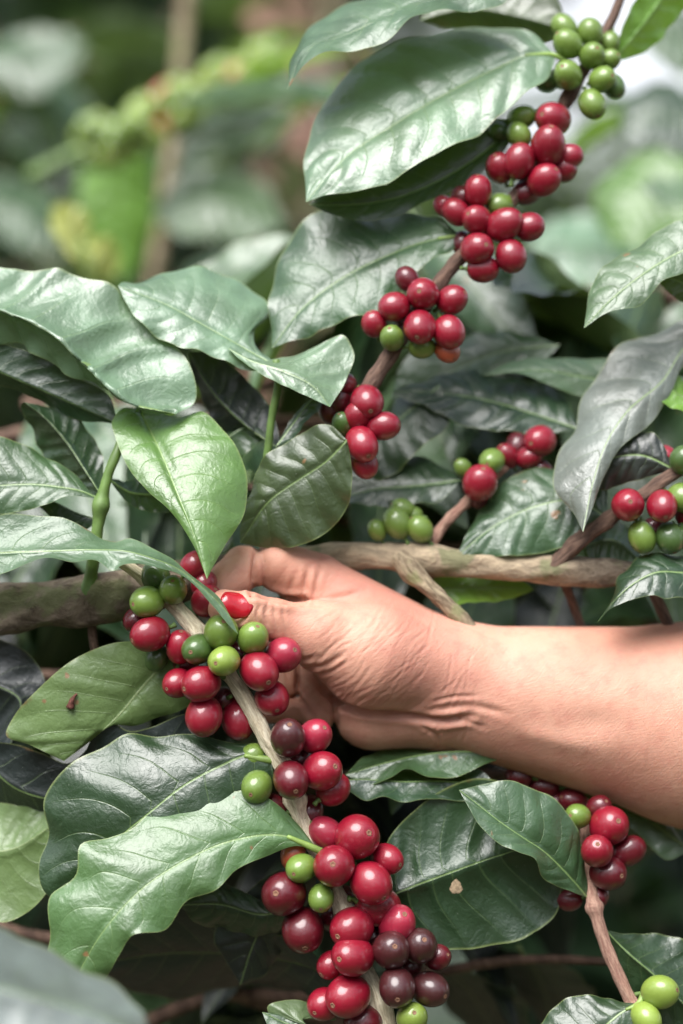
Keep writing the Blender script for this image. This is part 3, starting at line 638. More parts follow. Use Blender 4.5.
# =================================================================== hand and forearm: one continuous skin from a smooth distance field
HS = S
def hand_field(p):
    """p: n x 3 in (x, y, depth) photograph units; returns signed distance"""
    def cap(a, b, ra, rb, sc=(1, 1, 1)):
        a = np.array(a, np.float32); b = np.array(b, np.float32); sc = np.array(sc, np.float32)
        q = p * sc; a = a * sc; b = b * sc
        ab = b - a; t = np.clip(((q - a) @ ab) / (ab @ ab), 0, 1)
        return np.linalg.norm(q - a - t[:, None] * ab, axis=1) - (ra + (rb - ra) * t)
    def sm(a, b, k):
        h = np.clip(0.5 + 0.5 * (b - a) / k, 0, 1)
        return b + (a - b) * h - k * h * (1 - h)
    # forearm, running out of the frame to the elbow
    d = cap((458,690,-88), (700,729,-100), 63, 101, (1,1,1.12))
    d = sm(d, cap((700,729,-100), (1050,800,-130), 101, 122, (1,1,1.1)), 20)
    d = sm(d, cap((1050,800,-130), (1500,760,-60), 118, 130, (1,1,1.1)), 30)
    # back of the hand
    d = sm(d, cap((450,676,-84), (316,588,-82), 50, 33), 26)
    d = sm(d, cap((450,690,-92), (345,640,-110), 50, 40), 22)
    # heel of the hand
    heel = cap((432,709,-92), (374,711,-86), 41, 42)
    d = sm(d, heel, 16)
    # thenar and thumb
    th = cap((450,672,-74), (372,655,-44), 45, 49)
    th = sm(th, cap((372,655,-44), (322,634,-30), 49, 33), 16)
    th = sm(th, cap((322,634,-30), (275,617.5,-14), 33, 19.5), 12)
    th = sm(th, cap((275,616,-14), (252,610,-6), 19, 18.5), 8)
    th = sm(th, cap((250,609,-5), (228,604,0), 18.5, 17), 8)
    d = sm(d, th, 12)
    # index finger
    ix = cap((314,585,-82), (277,565,-66), 32, 24.5)
    ix = sm(ix, cap((244,568,-58), (228,581,-44), 23, 18.5), 3)
    ix = sm(ix, cap((228,581,-44), (211,597,-30), 17.5, 14.5), 8)
    d = sm(d, ix, 5)
    # folded middle, ring and little finger
    mf_ = sm(cap((322,622,-122), (282,642,-132), 26, 20), cap((284,644,-126), (278,692,-104), 17, 15), 5)
    mf_ = sm(mf_, cap((276,694,-104), (274,706,-100), 14.5, 12), 3)
    rg_ = sm(cap((340,655,-118), (296,672,-128), 26, 20), cap((300,672,-134), (268,714,-112), 17, 13), 4)
    rg_ = sm(rg_, cap((264,717,-98), (303,712,-90), 10.5, 12.5), 2)
    lt_ = sm(cap((352,690,-115), (318,700,-122), 24, 19), cap((318,700,-120), (318,722,-104), 18, 15), 6)
    d = sm(d, mf_, 3); d = sm(d, rg_, 3); d = sm(d, lt_, 3)
    # palm edge between thumb and heel
    d = sm(d, cap((324,652,-92), (317,716,-92), 23, 18.5), 3)
    return d

def crease(p, pts, w, dep):
    """depth of a skin fold along a polyline (in x, y only, for the front of the hand)"""
    pts = catmull(np.array(pts, float), 24); best = np.full(len(p), 1e9)
    for a, b in zip(pts[:-1], pts[1:]):
        ab = b - a; t = np.clip(((p[:, :2] - a) @ ab) / (ab @ ab + 1e-9), 0, 1)
        best = np.minimum(best, np.linalg.norm(p[:, :2] - a - t[:, None] * ab, axis=1))
    e = np.minimum(np.linalg.norm(p[:, :2] - pts[0], axis=1), np.linalg.norm(p[:, :2] - pts[-1], axis=1))
    fade = np.clip(e / (4 * w), 0.25, 1)
    return dep * fade * (np.exp(-(best / w) ** 2) - 0.35 * np.exp(-((best - 1.9 * w) / (1.2 * w)) ** 2))

def surface_nets(f, x0, h):
    nx, ny, nz = f.shape
    ins = f < 0
    c = np.zeros((nx-1, ny-1, nz-1), np.int8)
    for dx in (0, 1):
        for dy in (0, 1):
            for dz in (0, 1): c += ins[dx:nx-1+dx, dy:ny-1+dy, dz:nz-1+dz]
    act = (c > 0) & (c < 8)
    I = np.argwhere(act); idx = -np.ones(act.shape, np.int64); idx[act] = np.arange(len(I))
    acc = np.zeros((len(I), 3)); cnt = np.zeros(len(I))
    for ax in range(3):
        o = [a for a in range(3) if a != ax]
        for u in (0, 1):
            for v in (0, 1):
                s0 = I.copy(); s0[:, o[0]] += u; s0[:, o[1]] += v
                s1 = s0.copy(); s1[:, ax] += 1
                a = f[s0[:,0], s0[:,1], s0[:,2]]; b = f[s1[:,0], s1[:,1], s1[:,2]]
                cr = (a < 0) != (b < 0); t = np.where(cr, a / (a - b + 1e-20), 0)
                q = (s0 - I).astype(float); q[:, ax] += t
                acc[cr] += q[cr]; cnt[cr] += 1
    V = (I + acc / cnt[:, None]) * h + x0
    Fs = []
    for ax in range(3):
        o = [(ax + 1) % 3, (ax + 2) % 3]
        sl = [slice(None)] * 3; sl[ax] = slice(0, -1); a = ins[tuple(sl)]
        sl[ax] = slice(1, None); b = ins[tuple(sl)]
        E = np.argwhere(a != b); E = E[(E[:, o[0]] > 0) & (E[:, o[1]] > 0)]
        E = E[(E[:, o[0]] < f.shape[o[0]] - 1) & (E[:, o[1]] < f.shape[o[1]] - 1)]
        sgn = a[E[:,0], E[:,1], E[:,2]]
        q = []
        for u, v in ((1, 1), (0, 1), (0, 0), (1, 0)):
            g = E.copy(); g[:, o[0]] -= u; g[:, o[1]] -= v; q.append(idx[g[:,0], g[:,1], g[:,2]])
        q = np.stack(q, 1); q[~sgn] = q[~sgn][:, ::-1]; Fs.append(q)
    F = np.concatenate(Fs)
    return V, F[(F >= 0).all(1)]

def subdivide(V, F):
    e = np.stack([F, np.roll(F, -1, 1)], 2).reshape(-1, 2); es = np.sort(e, 1)
    u, inv = np.unique(es[:, 0] * len(V) + es[:, 1], return_inverse=True)
    mid = (V[u // len(V)] + V[u % len(V)]) / 2; cen = V[F].mean(1)
    n = len(V); inv = inv.reshape(-1, 4) + n; c = np.arange(len(F)) + n + len(u)
    out = [np.stack([F[:, k], inv[:, k], c, inv[:, (k + 3) % 4]], 1) for k in range(4)]
    return np.concatenate([V, mid, cen]), np.concatenate(out)

def field_chunks(fn, p, n=400000):
    return np.concatenate([fn(p[i:i+n]) for i in range(0, len(p), n)])

def build_hand():
    h = 3.0
    x0 = np.array([186., 520., -260.]); dims = (int((1640 - 186) / h), int((960 - 520) / h), int((90 + 260) / h))
    g = np.stack(np.meshgrid(*[np.arange(n, dtype=np.float32) * h + x0[i] for i, n in enumerate(dims)], indexing='ij'), -1).reshape(-1, 3)
    f = field_chunks(hand_field, g.astype(np.float32)).reshape(dims)
    V, F = surface_nets(f, x0, h)
    def grad(p):
        e = 0.6; return np.stack([(field_chunks(hand_field, (p + dv).astype(np.float32)) - field_chunks(hand_field, (p - dv).astype(np.float32))) / (2 * e) for dv in np.eye(3) * e], 1)
    for it in range(2):
        g_ = grad(V); fv = field_chunks(hand_field, V.astype(np.float32)); V = V - np.clip(fv, -3, 3)[:, None] * g_ / (np.sum(g_ * g_, 1)[:, None] + 1e-6)
    V, F = subdivide(V, F)
    g_ = grad(V); fv = field_chunks(hand_field, V.astype(np.float32)); V = V - np.clip(fv, -2, 2)[:, None] * g_ / (np.sum(g_ * g_, 1)[:, None] + 1e-6)
    # one more split where the skin is seen close (hand and wrist)
    g_ = grad(V); N = g_ / (np.linalg.norm(g_, axis=1)[:, None] + 1e-9)
    front_w = np.clip(N[:, 2] * 1.8 + 0.35, 0, 1)
    disp = np.zeros(len(V))
    m = (V[:, 0] < 640)
    Vm = V[m]
    dd = np.zeros(m.sum())
    CR = [([(310,672),(322,690),(335,701),(360,709),(400,713),(443,718),(470,713)], 3.6, 5.5),
          ([(415,712),(445,705),(475,704),(505,711)], 3.4, 1.4), ([(438,722),(462,719),(484,725)], 2.4, 1.1), 
          ([(418,722),(436,735),(440,748)], 2.4, 1.6), ([(428,700),(450,694),(475,693)], 2.0, 1.0),
          ([(246,594),(250,603),(248,615),(240,622)], 1.6, 1.6), ([(258,546),(256,560),(255,575),(254,592)], 3.0, 4.0), ([(256,590),(275,596),(288,599),(304,600)], 3.2, 8.0), ([(266,548),(262,560)], 2.0, 0.9),
          ([(263,600),(260,612),(266,624)], 1.8, 1.0), ([(269,601),(268,612),(273,626)], 1.8, 1.1), ([(276,602),(277,614),(281,628)], 1.8, 1.0), ([(284,603),(286,616),(291,634)], 1.7, .8),
          ([(309,566),(306,580),(304,598)], 2.6, 1.8), ([(321,566),(317,582),(314,600)], 2.4, 1.6), ([(296,574),(291,586),(290,598)], 2.4, 1.4),
          ([(290,600),(312,602),(340,597),(365,590)], 3.2, 1.4), ([(285,652),(302,656),(318,652)], 2.2, 1.4), ([(300,664),(322,662),(345,648)], 2.2, 1.6), ([(305,672),(325,670),(350,655)], 2.0, 1.0),
          ([(297,660),(297,680),(299,702)], 3.0, 4.0), ([(285,704),(298,702),(312,719)], 2.8, 3.4), ([(335,698),(336,715),(336,740)], 3.0, 4.4),
          ([(335,700),(336,712)], 3.4, 3.0), ([(276,640),(284,668),(292,690)], 3.0, 2.5), ([(540,707),(580,716),(640,722)], 13, 2.4), ([(500,722),(545,735),(600,745)], 8, -1.2)]
    for pts, w, dep in CR: dd -= crease(Vm, pts, w, dep)
    rng = np.random.RandomState(5)
    # fan of fine skin lines over the ball of the thumb and the wrist
    for i in range(80):
        cx_, cy_ = rng.uniform(322, 470), 0; cy_ = rng.uniform(612, 700) if cx_ < 430 else rng.uniform(660, 735)
        ang = math.radians(rng.normal(-42, 9) if cx_ < 425 else rng.normal(-68, 12)); ln = rng.uniform(12, 32)
        bx, by = math.cos(ang) * ln, math.sin(ang) * ln; k = rng.uniform(-4, 4)
        dd -= crease(Vm, [(cx_ - bx, cy_ - by), (cx_ + k, cy_ + k), (cx_ + bx, cy_ + by)], rng.uniform(1.1, 1.7), rng.uniform(.15, .40))
    disp[m] = dd * front_w[m]
    V = V + N * disp[:, None]
    c0 = (430, 660, -60); base = P(*c0)
    k = kk(c0[2])
    W = np.stack([(V[:, 0] - c0[0]) * k, -(V[:, 2] - c0[2]) * S, -(V[:, 1] - c0[1]) * k], 1) + np.array(base)
    return W, F, (c0, base, k)

def skin_mat(name='skin', nail=False):
    m = NT(name); obj = m.coord('Object')
    n1 = m.noise(obj, 28, 4); n2 = m.noise(obj, 160, 5, .65); n3 = m.noise(obj, 1400, 3, .6)
    c = m.mix(m.ramp(n1, .33, .67), (0.47, 0.230, 0.160), (0.58, 0.31, 0.222))
    c = m.mix(m.math('MULTIPLY', m.ramp(n2, .45, .72), .45), c, (0.45, 0.175, 0.13)); c = m.mix(m.math('MULTIPLY', m.ramp(m.noise(obj, 11, 3), .5, .68), .45), c, (0.44, 0.18, 0.14))
    fk = m.ramp(m.noise(obj, 330, 2, .5), .735, .775); c = m.mix(m.math('MULTIPLY', fk, .55), c, (0.24, 0.10, 0.06))
    # stretched fine lines: across the ball of the thumb they run from upper right to lower left
    ln = []
    for rot, sc in (((0, R(42), 0), (1500, 300, 130)), ((0, R(78), 0), (1300, 300, 170)), ((0, R(-15), 0), (900, 300, 260))):
        mp = m.n('ShaderNodeMapping', _vector_type='TEXTURE'); mp.inputs['Rotation'].default_value = rot
        mp2 = m.n('ShaderNodeVectorMath', _operation='MULTIPLY'); mp2.inputs[1].default_value = sc
        m.l(obj, mp.inputs[0]); m.l(mp.outputs[0], mp2.inputs[0]); ln.append(m.noise(mp2.outputs[0], 1.0, 3, .6, .3))
    vo = m.n('ShaderNodeTexVoronoi', _feature='DISTANCE_TO_EDGE', Scale=1100); m.l(obj, vo.inputs['Vector'])
    sx = m.n('ShaderNodeSeparateXYZ'); m.l(obj, sx.inputs[0])
    hand_side = m.ramp(sx.outputs[0], 0.040, -0.005)       # deeper lines on the hand than on the forearm
    lines = m.math('ADD', m.math('ADD', ln[0], m.math('MULTIPLY', ln[1], .8)), m.math('MULTIPLY', ln[2], .5))
    hh = m.math('MULTIPLY', lines, m.math('MULTIPLY_ADD', hand_side, .85, .05))
    hh = m.math('ADD', hh, m.math('MULTIPLY', m.ramp(vo.outputs[0], 0, .12), .10)); hh = m.math('ADD', hh, m.math('MULTIPLY', n3, .25))
    b = m.n('ShaderNodeBsdfPrincipled', Roughness=.50, Specular__IOR__Level=.34)
    m.l(c, b.inputs['Base Color']); m.l(m.math('MULTIPLY_ADD', n2, .2, .42), b.inputs['Roughness'])
    b.inputs['Subsurface Weight'].default_value = .22; b.inputs['Subsurface Radius'].default_value = (1.0, .35, .2); b.inputs['Subsurface Scale'].default_value = .004
    m.l(m.bump(hh, .30, .0009), b.inputs['Normal']); m.l(b.outputs[0], m.out.inputs[0]); return m.m
M['skin'] = skin_mat()

HV, HF, (HC, HB, HK) = build_hand()
person = mesh_obj('person', HV, HF, M['skin'])
tag(person, 'bare tanned forearm and hand reaching in from the right, pinching a coffee branch', 'person')
M['nail'] = plain_mat('red_nail_varnish', (0.32, 0.006, 0.014), 0.18, 0.6, 0.08, 300)
def nail(cx, cy, cd, ax, side, L, W, mat, label, lift=0.6):
    """nail plate draped on the finger: grid in the plane of (ax, side), pushed out to the skin"""
    ax = np.array(ax, float); ax /= np.linalg.norm(ax); side = np.array(side, float); side -= ax * side.dot(ax); side /= np.linalg.norm(side)
    out = np.cross(ax, side); out = out if out[2] > 0 else -out
    n = 15; V = []
    for layer, lf_ in ((0, lift), (1, -1.2)):
        for i in range(n):
            for j in range(n):
                u = i / (n-1) * 2 - 1; v = j / (n-1) * 2 - 1
                # square to rounded square
                uu = u * math.sqrt(1 - v*v*0.42); vv_ = v * math.sqrt(1 - u*u*0.30)
                o = np.array([cx, cy, cd]) + ax * uu * L + side * vv_ * W
                lo, hi = 0.0, 40.0
                for _ in range(26):
                    mid = (lo + hi) / 2
                    if hand_field((o + out * mid)[None].astype(np.float32))[0] < 0: lo = mid
                    else: hi = mid
                V.append(o + out * (lo + (lf_ if layer == 0 else -1.2) - (0.9 * max(abs(u), abs(v)) ** 6 if layer == 0 else 0)))
    V = np.array(V)
    F = []
    for i in range(n-1):
        for j in range(n-1): F.append([i*n+j, i*n+j+1, (i+1)*n+j+1, (i+1)*n+j]); F.append([n*n+i*n+j, n*n+(i+1)*n+j, n*n+(i+1)*n+j+1, n*n+i*n+j+1])
    ring = [j for j in range(n)] + [i*n+n-1 for i in range(1, n)] + [(n-1)*n+j for j in range(n-2, -1, -1)] + [i*n for i in range(n-2, 0, -1)]
    for a, b in zip(ring, ring[1:] + ring[:1]): F.append([b, a, n*n+a, n*n+b])
    W_ = np.stack([(V[:, 0] - HC[0]) * HK, -(V[:, 2] - HC[2]) * S, -(V[:, 1] - HC[1]) * HK], 1) + np.array(HB)
    o = mesh_obj('fingernail', W_, F, mat, None, world=False)
    o.data.transform(Matrix.Translation(-Vector(person.location))); o.parent = person; o['label'] = label
    import bmesh as _b
    bm = _b.new(); bm.from_mesh(o.data); _b.ops.recalc_face_normals(bm, faces=bm.faces); bm.to_mesh(o.data); bm.free()
    return o
nail(235, 606.5, -1, (-24, -6, 6), (4, 14, 4), 16, 13, M['nail'], 'red painted thumbnail', 1.5)
# =================================================================== filler foliage: more branches of the same bushes
def generic_leaf(name, L, W, droop, fold, mat, seed, res=(22, 9)):
    nt = res[0]
    t = np.linspace(0, 1, nt)
    x = L * t; z = -droop * L * t ** 1.8
    m = np.stack([x, 0 * x, z], 1)
    w = W * (np.sin(math.pi * np.clip(t, 0, 1) ** 0.85) ** 0.8) * (1 - 0.25 * t); w[-1] = 0; w[0] = 0
    a = m + np.stack([0 * x, w, fold * w], 1); b = m + np.stack([0 * x, -w, fold * w], 1)
    V, F, uq, us = leaf_grid(a, m, b, 9, .0010, .0016, 0.12, seed, nt=res[0]*2, nw=res[1] - 2)
    if norm_z(V, F)[2] < 0: F = F[:, ::-1]
    # stalk
    v2, f2, c = tube([(-0.012, 0, 0.002), (-0.004, 0, 0.001), (0.004, 0, 0)], [.0012, .0011, .0009], n=5, sides=6)
    n0 = len(V); V = np.concatenate([V, v2]); Fl = F.tolist() + [[i + n0 for i in f] for f in f2]
    uq = np.concatenate([uq, np.zeros((len(v2), 2))]); us = np.concatenate([us, np.zeros((len(v2), 2))])
    me = bpy.data.meshes.new(name); me.from_pydata(V.tolist(), [], Fl)
    li = np.empty(len(me.loops), dtype=np.int32); me.loops.foreach_get('vertex_index', li)
    for nm, arr in (('Vein', uq), ('Size', us)):
        l = me.uv_layers.new(name=nm); l.data.foreach_set('uv', arr.astype(np.float32)[li].ravel())
    me.polygons.foreach_set('use_smooth', [True] * len(me.polygons)); me.materials.append(mat); me.update()
    return me
GL = {}
for mk in ('dark', 'mid', 'pale', 'olive', 'blue', 'bright', 'mint'):
    GL[mk] = [generic_leaf('leaf_blade', 0.12 + 0.012 * i, 0.026 + 0.003 * (i % 2), dr, fo, M[mk], 50 + i) for i, (dr, fo) in enumerate([(0.25, .25), (0.5, .15), (0.12, .4)])]

def leafy(start, end, n, label, group, mats, seed, droop=0.3, sc=1.0, rad=0.0028, mat='brown', cherries=0, cat='coffee branch', name='coffee_branch', smin=0.75, smax=1.15, cull=None):
    rng = random.Random(seed)
    root = empty(name, start, label, cat, group)
    st, en = Vector(start), Vector(end)
    L = (en - st).length
    pts = []
    for i in range(6):
        f = i / 5; p = st.lerp(en, f); p += Vector((rng.uniform(-1, 1), rng.uniform(-1, 1), rng.uniform(-1, 1))) * 0.02 * L
        p.z -= droop * L * 0.25 * f * f; pts.append(p)
    V, F, c = tube([tuple(p) for p in pts], [rad * 1.3, rad, rad * 0.6], n=30, sides=8, rough=.06)
    uv = np.zeros((len(V), 2)); uv[:, 1] = V @ np.array([1, .3, .3])
    mesh_obj('stem', V, F, M[mat], root, uvs={'Bark': uv})
    side = 0
    for i in range(n):
        f = 0.08 + 0.92 * (i // 2) / max(1, (n // 2 - 1) or 1); f = min(f, 1)
        p = Vector(c[int(f * 29)]); tn = Vector(c[min(29, int(f * 29) + 1)] - c[max(0, int(f * 29) - 1)]).normalized()
        yaw = math.atan2(tn.y, tn.x) + (1 if i % 2 else -1) * R(rng.uniform(35, 85))
        me = rng.choice(GL[rng.choice(mats)])
        o = bpy.data.objects.new('leaf', me)
        o.rotation_euler = (R(rng.uniform(-40, 40)), R(rng.uniform(-5, 55)), yaw)
        s = rng.uniform(smin, smax) * sc; o.scale = (s, s * rng.uniform(.85, 1.15), s)
        o.location = p - root.location + Vector((math.cos(yaw), math.sin(yaw), 0)) * 0.011 * s
        if cull is not None:
            tip = o.location + root.location + o.rotation_euler.to_matrix() @ Vector((.13 * s, 0, -.04 * s))
            md = o.location + root.location + o.rotation_euler.to_matrix() @ Vector((.06 * s, 0, 0))
            if min(tip.y, md.y, (o.location + root.location).y) < cull: continue
        link(o, root)
    cl = [Vector(q) for q in c]
    for i in range(cherries):
        node = cl[int(rng.choice([.25, .4, .55, .7, .85]) * 29)]
        o = bpy.data.objects.new('cherry', CHM[rng.choice(['lime', 'lime', 'lime', 'green', 'green', 'lime', 'green', 'lime', 'lime', 'lime', 'orange'])]); 
        o.location = node + Vector((rng.gauss(0, 1), rng.gauss(0, 1), rng.gauss(0, 1))).normalized() * rng.uniform(.010, .016) - root.location
        r = rng.uniform(.006, .0078); o.scale = (r, r, r * 1.1); link(o, root)
    return root

rg = random.Random(11)
G2 = 'out of focus leafy branches behind the fruit'
def filler(n, xr, yr, dr, mats, seed, lab, n_leaf=(10, 14), sc=1.0):
    rr = random.Random(seed)
    for i in range(n):
        x = xr[0] + (xr[1] - xr[0]) * ((i + rr.uniform(.1, .9)) / n)
        y = rr.uniform(*yr); d = rr.uniform(*dr)
        a = P(x, y, d); ang = rr.choice([rr.uniform(-35, 35), rr.uniform(145, 215)])
        L = rr.uniform(.18, .30)
        b = a + Vector((math.cos(R(ang)) * L, rr.uniform(-.08, .08), math.sin(R(ang)) * L * 0.5 + rr.uniform(0, .05)))
        ztop = P(0, yr[0] - 60, d).z; b.z = min(b.z, ztop); b.x = max(b.x, P(xr[0] + 20, 0, d).x)
        leafy(a, b, rr.randint(*n_leaf), lab, G2, mats, seed * 100 + i, sc=sc, cull=.075)
# low inside of the bush, its shade partly put into near-black leaf colour
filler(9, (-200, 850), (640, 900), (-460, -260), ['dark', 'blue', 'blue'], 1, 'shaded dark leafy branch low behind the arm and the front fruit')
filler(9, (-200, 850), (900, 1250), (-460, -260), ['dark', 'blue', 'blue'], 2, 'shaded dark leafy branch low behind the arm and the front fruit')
filler(9, (-260, 950), (420, 640), (-600, -330), ['dark', 'mid', 'blue'], 3, 'blurred leafy branch behind the thick bough')
filler(5, (380, 900), (270, 400), (-620, -340), ['dark', 'mid', 'pale'], 4, 'blurred leafy branch behind the upper red cherries')
filler(4, (-150, 230), (390, 480), (-620, -360), ['dark', 'mid', 'pale'], 5, 'blurred leafy branch behind the broad leaves at the left')

def backfill(spots, Y0, Y1, mats, seed, lab, n=8, sc=1.0):
    rr = random.Random(seed)
    for i, (x0, y0, x1, y1) in enumerate(spots):
        Y = rr.uniform(Y0, Y1)
        leafy(P(x0, y0, -Y / S), P(x1, y1, -(Y + .1) / S), n, lab, 'far blurred leafy branches at the top', mats, seed * 50 + i, droop=.1, sc=sc, cull=.25, mat='brown')
backfill([(-60, 120, 90, 60), (60, 40, 230, 0), (180, 200, 330, 150), (-60, 300, 60, 250), (120, 300, 260, 260), (320, 240, 210, 90)], .75, 1.1, ['dark', 'dark', 'mid', 'pale', 'mint', 'blue'], 21, 'far blurred leafy branch in the upper left background')
backfill([(330, 330, 470, 250), (420, 120, 330, 20), (640, 330, 540, 280), (760, 250, 620, 215), (470, 330, 560, 250), (760, 90, 650, 100)], .5, .9, ['dark', 'mid', 'mint', 'bright', 'mid'], 22, 'far blurred leafy branch behind the top fruit')
# =================================================================== background things
def far(x, y, Y):
    """photograph position at Y metres beyond the plane of focus"""
    return P(x, y, -Y / S)
gb = leafy(far(25, 175, .55), far(310, 45, .62), 0, 'blurred branch thick with small green and orange cherries at the top left', None, ['mid', 'pale'], 77, droop=0.0, cherries=150, rad=.004, mat='gstem')
bl = empty('coffee_branch', far(150, 120, .85), 'blurred broad yellow green leaf hanging below the far fruit', 'coffee branch')
def farleaf(root, A, Mi, B, Y, mat, tilt=(0, 0), under=False, label=None):
    d = -Y / S
    return leaf(root, A, Mi, B, d=(d, d), tilt=tilt, mat=mat, under=under, wave=.0015, quilt=.002, bulge=.1, label=label)
farleaf(bl, [(88,150),(78,190),(80,230),(95,262)], [(118,130),(112,180),(112,230),(118,285)], [(148,150),(155,190),(150,235),(138,265)], .8, 'bright', (0, -30))
farleaf(bl, [(150,150),(160,190),(170,210)], [(140,120),(175,170),(200,225)], [(175,130),(205,170),(210,200)], .85, 'mid', (0, -30))
V, F, c = tube([tuple(far(170, 90, .85)), tuple(far(140, 112, .83)), tuple(far(118, 130, .8))], [.002, .002, .002], n=8, sides=6); uvb = np.zeros((len(V), 2))
mesh_obj('stem', V, F, M['gstem'], bl, uvs={'Bark': uvb})
tr = empty('coffee_branch', far(720, 160, .45), 'blurred bright green leaves hanging at the upper right edge', 'coffee branch')
V, F, c = tube([tuple(far(760, 40, .5)), tuple(far(715, 120, .45)), tuple(far(705, 200, .42)), tuple(far(712, 300, .4))], [.003, .003, .003, .002], n=14, sides=8)
mesh_obj('stem', V, F, M['gstem'], tr, uvs={'Bark': np.zeros((len(V), 2))})
farleaf(tr, [(660,150),(620,165),(594,195),(600,225)], [(708,170),(670,185),(635,205),(612,245)], [(700,230),(670,245),(640,250)], .42, 'fresh', (-60, 30))
farleaf(tr, [(690,100),(660,80),(632,92)], [(712,130),(680,120),(650,115),(618,135)], [(700,160),(670,160),(640,150)], .45, 'dark', (-60, 30))
farleaf(tr, [(690,182),(665,178),(646,184)], [(708,190),(685,195),(660,198),(640,190)], [(695,205),(670,208)], .35, 'pale', (-60, 30))
farleaf(tr, [(700,20),(680,0),(665,-20)], [(730,60),(700,50),(670,35),(640,40)], [(710,85),(680,75),(655,60)], .5, 'mid', (-60, 30))
farleaf(tr, [(560,215),(600,215),(640,235)], [(520,260),(560,245),(600,250),(660,270)], [(540,290),(590,290),(630,290)], .5, 'mint', (-60, 30))
farleaf(tr, [(640,250),(620,290),(600,320)], [(705,270),(660,300),(620,330),(570,345)], [(690,310),(650,345),(610,360)], .5, 'mid', (-60, 30))
tl = empty('coffee_branch', far(-30, 160, .7), 'blurred pale leaves at the upper left edge under the far fruit', 'coffee branch')
V, F, c = tube([tuple(far(-60, 330, .7)), tuple(far(-30, 200, .7)), tuple(far(-40, 20, .7)), tuple(far(-60, -60, .7))], [.004, .003, .003, .002], n=14, sides=8)
mesh_obj('stem', V, F, M['gstem'], tl, uvs={'Bark': np.zeros((len(V), 2))})
farleaf(tl, [(0,175),(30,180),(55,200)], [(-30,195),(0,205),(30,215),(62,250)], [(-10,230),(15,245),(40,255)], .7, 'mid', (-80, 40))
farleaf(tl, [(10,35),(40,30),(75,35)], [(-35,60),(10,60),(45,65),(85,45)], [(0,85),(35,95),(65,80)], .8, 'mid', (-80, 40))
farleaf(tl, [(180,175),(220,165),(260,180)], [(150,215),(190,200),(230,205),(285,225)], [(180,235),(220,240),(255,240)], .6, 'pale', (-80, 40))
farleaf(tl, [(190,115),(230,90),(270,90)], [(160,150),(200,125),(245,115),(300,120)], [(190,160),(230,150),(270,145)], .7, 'mid', (-80, 40))
farleaf(tl, [(190,262),(222,255),(240,258)], [(180,285),(210,275),(235,270),(270,275)], [(200,300),(230,300),(250,292)], .45, 'dark', (-80, 40))
yb = empty('coffee_shoot', far(92, 290, .4), 'small yellow green shoot tip with curled young leaves at the left', 'coffee shoot')
V, F, c = tube([tuple(far(100, 330, .42)), tuple(far(90, 270, .4)), tuple(far(80, 240, .4))], [.003, .002, .002], n=8, sides=6)
mesh_obj('stem', V, F, M['gstem'], yb, uvs={'Bark': np.zeros((len(V), 2))})
farleaf(yb, [(58,240),(50,220),(55,205)], [(80,265),(70,235),(62,202)], [(92,250),(88,220),(76,204)], .4, 'yellow', (0, -30), label='yellowish young leaf')
farleaf(yb, [(85,262),(92,240)], [(85,280),(100,255),(108,235)], [(108,280),(120,262),(116,245)], .4, 'yellow', (0, -20))
farleaf(yb, [(40,258),(42,245)], [(70,275),(52,260),(38,245)], [(62,262),(52,248)], .4, 'olive', (0, -20))

def sapling(x, y0, y1, Y, r, mat, label, group='thin trunks in the blurred background', lean=0.0):
    base = far(x, y0, Y); low = base.copy(); base.z = 0.0; base.x -= lean * .0006
    o = empty('tree', base, label, 'tree', group)
    top = far(x + lean, y1, Y)
    pts = [base, low, low.lerp(top, .5) + Vector((r * .7, 0, 0)), top, top + (top - base) * 1.3 + Vector((.05, .1, 0))]
    V, F, c = tube([tuple(p) for p in pts], [r * 1.4, r, r, r * .9, r * .5], n=60, sides=14, rough=.06)
    uv = np.zeros((len(V), 2)); uv[:, 1] = V[:, 2]; uv[:, 0] = V[:, 0] * 3
    mesh_obj('trunk', V, F, M[mat], o, uvs={'Bark': uv})
    rr = random.Random(int(x * 7))
    crown_of(o, pts[-1], 0.6, 900, rr.randint(0, 999), 0.5)
    return o

